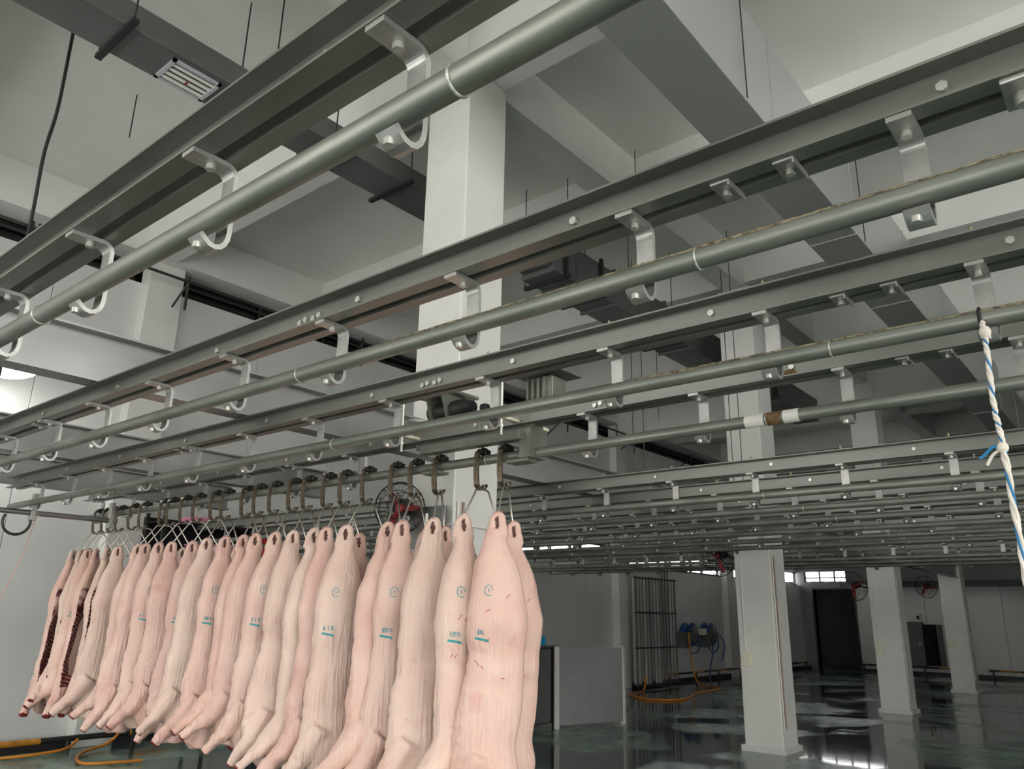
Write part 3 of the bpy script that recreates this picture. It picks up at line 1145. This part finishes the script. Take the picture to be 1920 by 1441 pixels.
for i, (hpx, cpx, vi, turn, ink, far) in enumerate(ROW):
    xh = x_on_rail(hpx, YD - .056, ZP - .05)
    nth = ordn[i]
    t = thing('trolley_hook', (xh, YD, ZP), 'brown steel roller hook on the pipe, %s from the right end of the pork row' % nth, 'hook', 'roller hooks on the pork rail')
    inst('hook_strip', HOOK, t, (0, 0, 0))
    inst('roller_block', BLOCK, t, (0, 0, 0))
    inst('roller', WHEEL, t, (0, .004, 0))
    # turn the gambrel so that its near end shows in the measured column
    best = None
    for a in range(-80, 200, 4):
        q = Vector((xh - .19 * math.cos(R(a)), YD - .19 * math.sin(R(a)), ZP + HB - .19))
        if q.y > YD - .05:
            continue
        e = abs(pix(q)[0] - cpx) + (6 if q.y > YD else 0)
        if best is None or e < best[0]:
            best = (e, a)
    a = best[1]
    gt = thing('gambrel_hanger', (xh, YD, ZP + HB + .004), 'bent steel rod hanger on the %s hook from the right' % nth, 'hanger', 'rod hangers under the hooks')
    gt.rotation_euler.z = R(a)
    inst('hanger_rod', GAM, gt, (0, 0, 0))
    inst('eye', EYE, gt, (0, 0, 0))
    zz = ZP + HB - .192
    near = Vector((xh - .182 * math.cos(R(a)), YD - .182 * math.sin(R(a)), zz))
    farp = Vector((xh + .182 * math.cos(R(a)), YD + .182 * math.sin(R(a)), zz - .01))
    inside = turn > 200
    if i == NR - 1:
        lb = 'pinkish pork half at the far left end of the row, next to the wall'
    elif inside:
        lb = 'pork half turned to show its dark red ribbed inside, %s from the left end' % ordn[NR - 1 - i]
    elif i == 0:
        lb = 'large pale pork half in front at the right end of the row'
    else:
        lb = 'pale pink pork half, %s from the right in the near line of the row' % nth
    pork(near, vi, 1 if inside else 0, turn, ink, lb, random.uniform(.985, 1.02) * (1.07 if i < 8 else 1.0), i < 2)
    if far:
        vj, tj = far
        if i == 0:
            lb = 'pork half at the very right, half hidden behind the front one'
        elif tj > 200:
            lb = 'pork half in the back line showing red flesh, behind the %s hook from the right' % nth
        else:
            lb = 'pale pork half in the back line, behind the %s hook from the right' % nth
        pork(farp, vj, 1 if tj > 200 else 0, tj, 1 if i == 0 else 0, lb, 1.06 if i < 8 else 1.0, i == 0)

# ------------------------------------------------------------------ rail transfer machine over the pork rail
mt = thing('rail_switch_machine', (-3.1, YD, ZP), 'green-grey bolted steel switch frame on the pork rail, in front of the white column', 'machine')
mx0, mx1 = -3.60, -2.66
MB().bbox(mx0, mx1, YD - .02, YD + .10, 2.655, 2.745, .004).build('frame_beam', 'machine_green', mt)
MB().bbox(mx0 + .12, mx1 - .02, YD - .10, YD - .03, 2.60, 2.655, .004).build('cover_plate', 'machine_green', mt)
MB().box(mx1 - .05, mx1 + .03, YD - .06, YD + .08, 2.50, 2.66).build('end_plate', 'machine_green', mt)
MB().bbox(mx1 - .16, mx1, YD - .05, YD + .05, 2.482, 2.50, .003).build('foot_plate', 'machine_green', mt)
MB().bbox(mx0 + .10, mx0 + .24, YD - .05, YD + .05, 2.482, 2.50, .003).build('foot_plate', 'machine_green', mt)
for xa in (mx0 + .02, mx1 - .10):
    for ya in (YD - .16, YD + .18):
        r_ = MB().cyl((xa, ya, 2.62), (xa, ya, 3.02), .008, 8).build('threaded_rod', 'bolt_zinc', mt)
        for zz in (2.68, 2.76, 3.0):
            MB().hexbolt((xa, ya, zz), r=.016, h=.014).build('nut', 'bolt_zinc', r_)
    MB().bbox(xa - .02, xa + .02, YD - .20, YD + .26, 2.715, 2.735, .003).build('cross_bar', 'paper_tag', mt)
    MB().bbox(xa - .04, xa + .28, YD - .20, YD + .24, 3.0, 3.02, .004).build('top_plate', 'machine_green', mt)
for xa in (mx0 + .10, mx0 + .24):
    MB().prism([(YD - .06, 3.0), (YD + .16, 3.0), (YD + .10, 2.83), (YD + .0, 2.83)], 'x', xa, xa + .012).build('gusset', 'machine_green', mt)
MB().tube([(mx0 + .06, YD + .06, 2.9), (mx0 + .34, YD + .06, 2.9)], .06, 16).build('motor', 'steel_dark', mt)
MB().tube([(mx0 + .34, YD + .06, 2.9), (mx0 + .42, YD + .06, 2.9)], [.06, .035], 14).build('motor_cap', 'black_rubber', mt)
MB().lathe([(.0, -.03), (.028, -.02), (.034, 0), (.028, .02), (0, .03)], (mx0 + .55, YD + .02, 2.86), 14).build('knob', 'black_rubber', mt)
MB().bbox(mx1 - .06, mx1 + .12, YD + .02, YD + .16, 2.84, 2.98, .01).build('gear_case', 'machine_green', mt)
for k in range(4):
    MB().box(mx1 - .05 + k * .04, mx1 - .04 + k * .04, YD + .0, YD + .02, 2.85, 2.97).build('cooling_fin', 'machine_green', mt)

# bent white pipe beside the machine
o = MB().tube(bez([(-4.73, 3.9, 2.70), (-4.735, 3.9, 3.08), (-4.73, 3.9, 3.13), (-4.70, 3.9, 3.155), (-4.64, 3.9, 3.155), (-4.2, 3.9, 3.05), (-4.0, 3.9, 3.0)], 6), .014, 10).build('bent_pipe', 'pvc_white')
tag(o, 'thin white bent pipe rising between rails, left of the green-grey machine', 'pipe')

# ------------------------------------------------------------------ column 1 fittings


def fan(x, y, z, label, rx, big=.30, ax=(-.35, -.85, -.25)):
    """round wire-guard wall fan on a column's left face, tipped downwards"""
    t = thing('wall_fan', (x, y, z), label, 'fan', 'fans on the columns')
    c = Vector((x, y, z))
    ax = Vector(ax).normalized()
    u = ax.orthogonal().normalized()
    w_ = ax.cross(u)

    def circ(r, off, rt):
        return MB().tube([c + ax * off + (u * math.cos(k * math.pi / 14) + w_ * math.sin(k * math.pi / 14)) * r for k in range(28)], rt, 6, close=True)
    g_ = circ(big, 0, .006)
    for r, off in ((big * .95, .05), (big * .7, .075), (big * .4, .09), (big * .95, -.05), (big * .6, -.075)):
        q = circ(r, off, .003)
        g_.add(q.v, q.f, True)
    for k in range(16):
        an = k * math.pi / 8
        e = (u * math.cos(an) + w_ * math.sin(an))
        g_.tube([c + ax * .095 + e * .05, c + ax * .07 + e * big * .75, c + e * big, c - ax * .075 + e * big * .6, c - ax * .08 + e * .06], .002, 5)
    g_.build('wire_guard', 'black_rubber', t)
    MB().tube([c - ax * .16, c - ax * .02], .07, 14).build('motor', 'black_rubber', t)
    MB().tube([c - ax * .02, c + ax * .03], [.035, .03], 12).build('hub', 'red_plastic', t)
    for k in range(3):
        an = k * 2 * math.pi / 3 + rx
        e = u * math.cos(an) + w_ * math.sin(an)
        s = u * math.cos(an + 1.57) + w_ * math.sin(an + 1.57)
        p = [c + e * .03 - s * .015, c + e * big * .5 - s * .025 + ax * .025, c + e * big * .84 - s * .012 + ax * .02, c + e * big * .86 + s * .012 - ax * .02,
             c + e * big * .5 + s * .022 - ax * .025, c + e * .03 + s * .015]
        MB().add([q for q in p] + [q + ax * .004 for q in p], [(0, 1, 2, 3, 4, 5), (11, 10, 9, 8, 7, 6)] +
                 [(q, (q + 1) % 6, 6 + (q + 1) % 6, 6 + q) for q in range(6)]).build('blade', 'red_plastic', t)
    MB().tube([c - ax * .14, c - ax * .14 + Vector((.1, .02, -.06)), Vector((COLX0 + (.2 if y < 4.3 else 0), y + (.22 if y < 4.3 else .12), z - .04))], .014, 8).build('arm', 'black_rubber', t)
    return t


fan(-4.58, 4.14, 2.445, 'black wire fan with red blades on the big white column behind the hooks', .3, .20, (.5, -.8, -.15))

fan(-5.03, 10.75, 2.54, 'black fan with red blades on the second column', 1.1)
fan(-5.05, 17.1, 2.36, 'black fan with red blades on the third column', .6)
fan(-5.08, 23.4, 2.58, 'small dark fan on the last column', .2)

for y, h0, h1, lb in ((4.36, 1.6, 2.47, 'flat grey stainless sheet stood against the big column'),):
    o = MB().bbox(-4.62, -4.22, 4.28, 4.30, 2.14, 2.46, .003).build('steel_sheet', 'stainless')
    o.rotation_euler = (0, 0, 0)
    tag(o, lb, 'sheet')
o = MB().tube([(-4.13, 4.0, 0.0), (-4.15, 4.02, 2.36)], .011, 8).build('white_pole', 'pvc_white')
tag(o, 'thin cream pole standing upright behind the fourth hook', 'pole')

# junction tags on far columns
o = MB().bbox(-7.02, -6.84, WF - .12, WF, 1.72, 1.96, .01).build('control_box', 'paper_tag')
MB().box(-6.97, -6.89, WF - .13, WF - .12, 1.78, 1.90).build('screen', 'black_rubber', o)
tag(o, 'small cream control box above the electrical cabinet', 'box')

# ------------------------------------------------------------------ rope on the third rail
rx, ry = -.305, 2.57
t = thing('rope', (rx, ry, ZP), 'white rope with blue flecks hanging from the third rail at right', 'rope')
loop = [(rx - .005, ry + .034 * math.cos(a * math.pi / 8), ZP + .034 * math.sin(a * math.pi / 8)) for a in range(-3, 13)]
MB().tube(loop, .005, 8).build('dark_loop', 'black_rubber', t)
main = bez([(rx, ry - .036, ZP - .02), (rx + .002, ry - .038, 2.44), (rx - .004, ry - .035, 2.25), (rx + .002, ry - .035, 2.12), (rx + .004, ry - .035, 1.7),
            (rx, ry - .035, 1.2)], 14)
for ph, m_, nm in ((0, 'rope_white', 'white_strand'), (2.1, 'rope_blue', 'blue_strand'), (4.2, 'rope_white', 'white_strand')):
    pth = []
    for k, p in enumerate(main):
        a = k * 1.15 + ph
        thick = 1.0 if p.z > 2.12 else 1.5
        pth.append(p + Vector((math.cos(a), math.sin(a), 0)) * .0035 * thick)
    MB().tube(pth,   .0056 if m_ == 'rope_white' else .0034, 7).build(nm, m_, t)
MB().lathe([(0, -.022), (.012, -.016), (.017, 0), (.012, .016), (0, .022)], (rx + .004, ry - .038, 2.475), 12).build('knot', 'rope_white', t)
MB().lathe([(0, -.018), (.013, -.010), (.016, 0), (.012, .012), (0, .018)], (rx, ry - .036, 2.13), 12).build('knot', 'rope_white', t)
MB().tube(bez([(rx, ry - .036, 2.13), (rx - .02, ry - .04, 2.135), (rx - .05, ry - .04, 2.11), (rx - .06, ry - .04, 2.105)], 5), .005, 6).build('tail', 'rope_blue', t)
MB().tube(bez([(rx, ry - .036, 2.125), (rx - .025, ry - .03, 2.115), (rx - .045, ry - .03, 2.085)], 5), .005, 6).build('tail', 'rope_white', t)

# ------------------------------------------------------------------ table with tissue box
t = thing('steel_cabinet', (-8.1, 9.9, 0), 'dark steel cabinet beside the pork row with a blue box on top', 'cabinet')
MB().bbox(-8.60, -7.72, 9.2, 10.42, .08, 1.19, .008).build('body', 'steel_dark', t)
MB().bbox(-7.72, -7.70, 9.24, 10.30, .10, 1.16, .004).build('dark_panel', 'duct_dark', t)
MB().bbox(-8.64, -7.69, 9.16, 10.46, 1.19, 1.22, .006).build('top', 'stainless', t)
for (a, b2) in ((-7.72, 9.2), (-8.58, 9.2), (-7.72, 10.40), (-8.58, 10.40)):
    MB().bbox(a - .02, a + .02, b2 - .02, b2 + .02, 0, 1.19, .004).build('corner_post', 'steel_dark', t)
t = thing('screen_board', (-7.43, 11.0, 0), 'flat grey free-standing board with white edge posts, right of the dark cabinet', 'board')
pa, pb = Vector((-7.63, 10.36, 0)), Vector((-7.24, 11.66, 0))
dr = (pb - pa).normalized()
nr = Vector((dr.y, -dr.x, 0)) * .02
q = [pa - nr, pa + nr, pb + nr, pb - nr]
MB().add([p + Vector((0, 0, z)) for z in (.05, 1.18) for p in q], [(3, 2, 1, 0), (4, 5, 6, 7)] + [(i, (i + 1) % 4, 4 + (i + 1) % 4, 4 + i) for i in range(4)]) \
    .build('sheet', 'board_grey', t)
for p in (pa, pb):
    MB().bbox(p.x - .03, p.x + .03, p.y - .03, p.y + .03, 0, 1.20, .004).build('edge_post', 'pvc_white', t)
t = thing('tissue_box', (-7.92, 10.18, 1.22), 'bright blue tissue box with lilac tissues on top of the cabinet', 'box')
MB().bbox(-8.02, -7.80, 10.10, 10.30, 1.22, 1.34, .006).build('carton', 'blue_plastic', t)
ts = MB()
rr = random.Random(3)
for k in range(5):
    a = k * 1.25
    p0 = Vector((-7.91 + .03 * math.cos(a), 10.2 + .03 * math.sin(a), 1.33))
    tip = p0 + Vector((.05 * math.cos(a + .5), .05 * math.sin(a + .5), rr.uniform(.10, .19)))
    s = Vector((-math.sin(a), math.cos(a), 0)) * .035
    n_ = Vector((math.cos(a), math.sin(a), 0)) * .004
    q = [p0 - s, p0 + s, tip + s * .4, tip - s * .7]
    ts.add(q + [z + n_ for z in q], [(0, 1, 2, 3), (7, 6, 5, 4), (0, 4, 5, 1), (1, 5, 6, 2), (2, 6, 7, 3), (3, 7, 4, 0)])
ts.build('tissue', 'lilac_paper', t)

# ------------------------------------------------------------------ barred rack by the left wall
bx = WL + .62
t = thing('bar_rack', (bx, 17.2, 0), 'tall rack of thin dark vertical bars against the left wall', 'rack')
for k in range(13):
    y = 17.25 + k * .165
    MB().cyl((bx, y, .06), (bx, y, 2.66), .012 if k % 4 else .024, 8).build('bar', 'steel_dark', t)
for z in (.08, .95, 1.78, 2.62):
    MB().box(bx - .02, bx + .02, 17.2, 19.32, z - .02, z + .02).build('cross_rail', 'steel_dark', t)
for k in range(3):
    MB().box(bx - .16, bx - .13, 17.35 + k * .5, 17.7 + k * .5, .1, 2.6).build('pale_board', 'panel_white', t)
t = thing('wall_pipes', (WL + .1, 19.6, 0), 'three thin dark vertical pipes left of the hose reels', 'pipes')
for k in range(3):
    MB().cyl((WL + .08, 19.55 + k * .16, .4), (WL + .08, 19.55 + k * .16, 2.9), .016, 8).build('pipe', 'steel_dark', t)

# hose reels
for i, (y, lb) in enumerate(((20.75, 'grey and blue hose reel on the wall, left of the pair'), (21.95, 'grey and blue hose reel on the wall, right of the pair'))):
    t = thing('hose_reel', (WL, y, 1.22), lb, 'hose reel', 'hose reels on the left wall')
    c = (WL + .22, y, 1.24)
    MB().lathe([(0, -.14), (.30, -.14), (.32, -.11), (.24, -.09), (.24, .09), (.32, .11), (.30, .14), (0, .14)], c, 22, 'x').build('spool', 'blue_hose', t)
    MB().lathe([(0, .142), (.24, .142), (.22, .17), (0, .18)], c, 20, 'x').build('side_plate', 'duct_dark', t)
    MB().bbox(WL + .02, WL + .40, y - .36, y - .24, .88, 1.30, .01).build('bracket', 'duct_dark', t)
    pth = bez([(WL + .3, y + .26, 1.30), (WL + .34, y + .38, 1.1), (WL + .33, y + .30, .82), (WL + .3, y + .05, .74), (WL + .32, y - .2, .85), (WL + .3, y - .26, 1.1)], 6)
    MB().tube(pth, .018, 8).build('hose_loop', 'blue_hose', t)
o = MB().tube(bez([(WL + .36, 21.9, .95), (WL + .42, 21.75, .70), (WL + .55, 21.3, .40), (WL + .7, 20.9, .12), (WL + .9, 20.6, .03)], 8), .018, 8).build('blue_hose', 'blue_hose')
tag(o, 'dark blue hose running down from the reels to the floor', 'hose')
o = MB().tube(bez([(WL + .36, 22.25, 1.28), (WL + .44, 22.5, 1.0), (WL + .42, 22.45, .72), (WL + .40, 22.35, .5)], 8), .018, 8).build('spray_hose', 'blue_hose')
tag(o, 'short blue hose end with spray gun right of the reels', 'hose')
o = MB().bbox(WL, WL + .42, 21.25, 21.45, 1.22, 1.40, .006).build('paper_notice', 'paper_tag')
tag(o, 'small pale notice box between the two hose reels', 'notice')
o = MB().tube(bez([(WL + .42, 20.3, 1.3), (WL + .5, 20.25, .7), (WL + .6, 20.2, .25), (WL + .85, 20.0, .02), (WL + 1.8, 19.2, .02), (WL + 2.0, 17.6, .02), (WL + 2.5, 15.9, .02),
                   (WL + 2.0, 15.35, .02), (WL + 1.2, 15.9, .02), (WL + .9, 17.0, .02), (WL + .8, 17.3, .3)], 10), .022, 8).build('orange_hose', 'orange_hose')
tag(o, 'orange hose looped over the wet floor by the barred rack', 'hose')


# hazard-striped guard rails
def guard(pts, label, posts, r=.028, seg=.28, z=.24):
    t = thing('guard_rail', (pts[0][0], pts[0][1], 0), label, 'guard rail', 'black and yellow guard rails')
    a, b2 = Vector((*pts[0], z)), Vector((*pts[1], z))
    L_ = (b2 - a).length
    n = max(2, int(L_ / seg))
    for k in range(n):
        p, q = a + (b2 - a) * (k / n), a + (b2 - a) * ((k + 1) / n)
        MB().cyl(p, q, r, 10).build('rail_band', 'hazard_black' if (k * 7 + int(L_)) % 5 in (0, 2, 3) else 'hazard_yellow', t)
    for f in posts:
        p = a + (b2 - a) * f
        MB().cyl((p.x, p.y, 0), (p.x, p.y, z), r * .9, 10).build('post', 'hazard_black', t)
    return t


guard([(WL + .28, 19.3), (WL + .28, 24.0)], 'black and yellow guard rail below the hose reels', (.02, .35, .65, .98))
guard([(WL + .28, 27.0), (WL + .28, 29.6)], 'black and yellow guard rail left of the dark doorway', (.05, .95))
guard([(-8.9, WF - .3), (-8.0, WF - .3)], 'orange and black guard rail right of the dark doorway', (.1, .9))
guard([(-7.6, WF - .3), (-5.8, WF - .3)], 'black and orange guard rail under the electrical cabinet', (.4,))
guard([(-5.0, WF - .3), (-2.6, WF - .3)], 'black and yellow guard rail right of the last column', (.05, .9))
guard([(WL + .28, 1.0), (WL + .28, 6.6)], 'black and yellow guard rail at lower left below the pork', (.12, .62, .92), .034, .34, .13)
tag(MB().box(WL - .0, WL + .16, WN, WF, 0, .09).build('baseboard_left', 'hazard_black'), kind='structure')
tag(MB().box(WL + 1.9, WR, WF - .14, WF, 0, .09).build('baseboard_far', 'hazard_black'), kind='structure')

# electrical cabinet
t = thing('electrical_cabinet', (-7.05, WF - .3, .25), 'dark grey electrical cabinet with an open door on the far wall', 'cabinet')
MB().bbox(-7.45, -6.80, WF - .32, WF - .02, .26, 1.70, .01).build('body', 'duct_dark', t)
MB().bbox(-6.80, -6.30, WF - .30, WF - .02, .30, 1.62, .01).build('bay_shade_block', 'matte_black', t)  # solid block; the shade of the open bay is put into its black
MB().bbox(-6.28, -6.24, WF - .7, WF - .02, .30, 1.62, .006).build('door', 'duct_dark', t)
MB().bbox(-6.93, -6.90, WF - .35, WF - .32, .95, 1.05, .004).build('handle', 'bolt_zinc', t)

# ------------------------------------------------------------------ left-wall fittings
# pendant lamp
lx, ly, lz = -10.15, 2.83, 4.33
t = thing('pendant_lamp', (lx, ly, lz), 'glowing white pendant lamp at the left edge of the picture', 'lamp')
MB().lathe([(.36, 0), (.35, .02), (.25, .15), (.10, .24), (.06, .32), (0, .33)], (lx, ly, lz), 28).build('shade', 'lamp_enamel', t)
MB().lathe([(.0, -.10), (.15, -.09), (.27, -.06), (.34, -.02), (.352, .004), (.0, .004)], (lx, ly, lz), 24).build('diffuser', 'lamp_glow', t)
MB().cyl((lx, ly, lz + .3), (lx, ly, 6.24), .014, 6).build('cord', 'black_rubber', t)

# hanging black cable upper left
o = MB().tube(bez([(-6.5, 1.80, ZC), (-6.5, 1.80, 6.38), (-6.51, 1.81, 5.65), (-6.5, 1.78, 5.2), (-6.5, 1.79, 4.65), (-6.5, 1.79, 4.1), (-6.5, 1.8, 3.3)], 8), .014, 8) \
    .build('hanging_cable', 'black_rubber')
tag(o, 'black cable hanging straight down from the grey duct at upper left', 'cable')
# wall pipe with brackets in front of the clerestory
t = thing('wall_pipe', (WL + .6, 0, 6.2), 'thin dark pipe on brackets across the high dark windows', 'pipe')
MB().cyl((WL + .6, WN + .4, 6.22), (WL + .6, 24, 6.22), .022, 8).build('pipe', 'steel_dark', t)
for y in (-2.6, .6, 2.95, 4.95, 8.2, 11.9, 14.4, 17.4, 20.6):
    MB().cyl((WL + .6, y, 6.3), (WL + .6, y, 5.78), .02, 6).cyl((WL + .0, y, 5.8), (WL + .6, y, 6.2), .016, 6).build('bracket', 'steel_dark', t)

# cross pipe at the rail ends, with ring and string
t = thing('cross_pipe', (-7.72, 2.0, 2.45), 'steel pipe crossing between the far ends of the rails', 'pipe')
MB().cyl((-7.72, .4, 2.45), (-7.72, 3.36, 2.45), .024, 12).build('pipe', 'stainless', t)
for y in (2.62, 3.30):
    MB().bbox(-7.75, -7.69, y - .02, y + .02, 2.38, 2.62, .004).build('clamp', 'zinc_bracket', t)
o = MB().tube([(-7.70 + .0, 2.50 + .11 * math.cos(a * math.pi / 12), 2.36 + .11 * math.sin(a * math.pi / 12)) for a in range(10, 26)], .012, 8).build('ring', 'steel_dark')
tag(o, 'dark curved steel hook under the pipe end at far left', 'ring')
o = MB().tube(bez([(-7.7, 2.66, 2.46), (-7.72, 2.62, 2.2), (-7.75, 2.58, 1.95), (-7.8, 2.52, 1.72)], 6), .004, 5).build('string', 'string_pink')
tag(o, 'thin pink string hanging at far left in front of the wall', 'string')

# yellow hose at lower left
o = MB().tube(bez([(WL + .35, 4.9, .17), (WL + .42, 5.0, .16), (WL + .46, 4.85, .05), (WL + .7, 4.5, .03), (WL + 1.1, 4.25, .03), (WL + 1.5, 4.2, .03), (WL + 1.7, 4.7, .03)], 8), .017, 8) \
    .tube(bez([(WL + .35, 4.55, .12), (WL + .5, 4.35, .05), (WL + .55, 3.9, .03), (WL + .45, 3.2, .03), (WL + .5, 2.4, .03)], 8), .017, 8).build('yellow_hose', 'orange_hose')
tag(o, 'yellow hose slung over the guard rail at lower left', 'hose')
o = MB().bbox(-9.8, -9.2, 6.3, 7.0, 0, .42, .02).build('black_bin', 'black_rubber')
MB().bbox(-9.84, -9.16, 6.26, 7.04, .42, .46, .01).build('rim', 'black_rubber', o)
tag(o, 'low black bin on the floor behind the pork legs at left', 'bin')

# red and pink crates on a dark rack behind the hooks
t = thing('crate_rack', (-10.4, 6.2, 1.9), 'dark rack behind the hooks at left', 'rack')
for z in (2.08, 2.42, 2.78):
    MB().bbox(-10.62, -10.1, 5.0, 6.9, z - .02, z, .004).build('shelf', 'matte_black', t)
for y in (5.02, 5.95, 6.88):
    MB().box(-10.62, -10.58, y - .02, y + .02, 0, 2.9).box(-10.14, -10.1, y - .02, y + .02, 0, 2.9).build('upright', 'black_rubber', t)
MB().box(-10.66, -10.62, 5.0, 6.9, 2.05, 2.85).build('back_sheet', 'matte_black', t)
for i, (y, z, w_, h_, m_, lb) in enumerate(((6.42, 2.42, .34, .30, 'red_bright', 'bright red crate on the upper shelf of the dark rack'),
                                          (6.46, 2.08, .36, .30, 'red_bright', 'bright red crate on the lower shelf of the dark rack'),
                                          (5.55, 2.42, .5, .10, 'pink_plastic', 'pink tray on the upper shelf of the dark rack'),
                                          (5.42, 2.78, .5, .08, 'pink_plastic', 'pink tray on the top shelf of the dark rack'),
                                          (5.1, 2.08, .5, .2, 'pink_plastic', 'pink tray on the lower shelf of the dark rack'),
                                          (6.08, 2.42, .26, .12, 'lilac_paper', 'pale lilac tray on the upper shelf of the dark rack'))):
    c = thing('crate', (-10.3, y, z), lb, 'crate', 'crates on the dark rack')
    MB().bbox(-10.5, -10.12, y, y + w_, z, z + h_, .012).build('tub', m_, c)
    MB().bbox(-10.52, -10.10, y - .01, y + w_ + .01, z + h_ - .02, z + h_ + .005, .004).build('rim', m_, c)
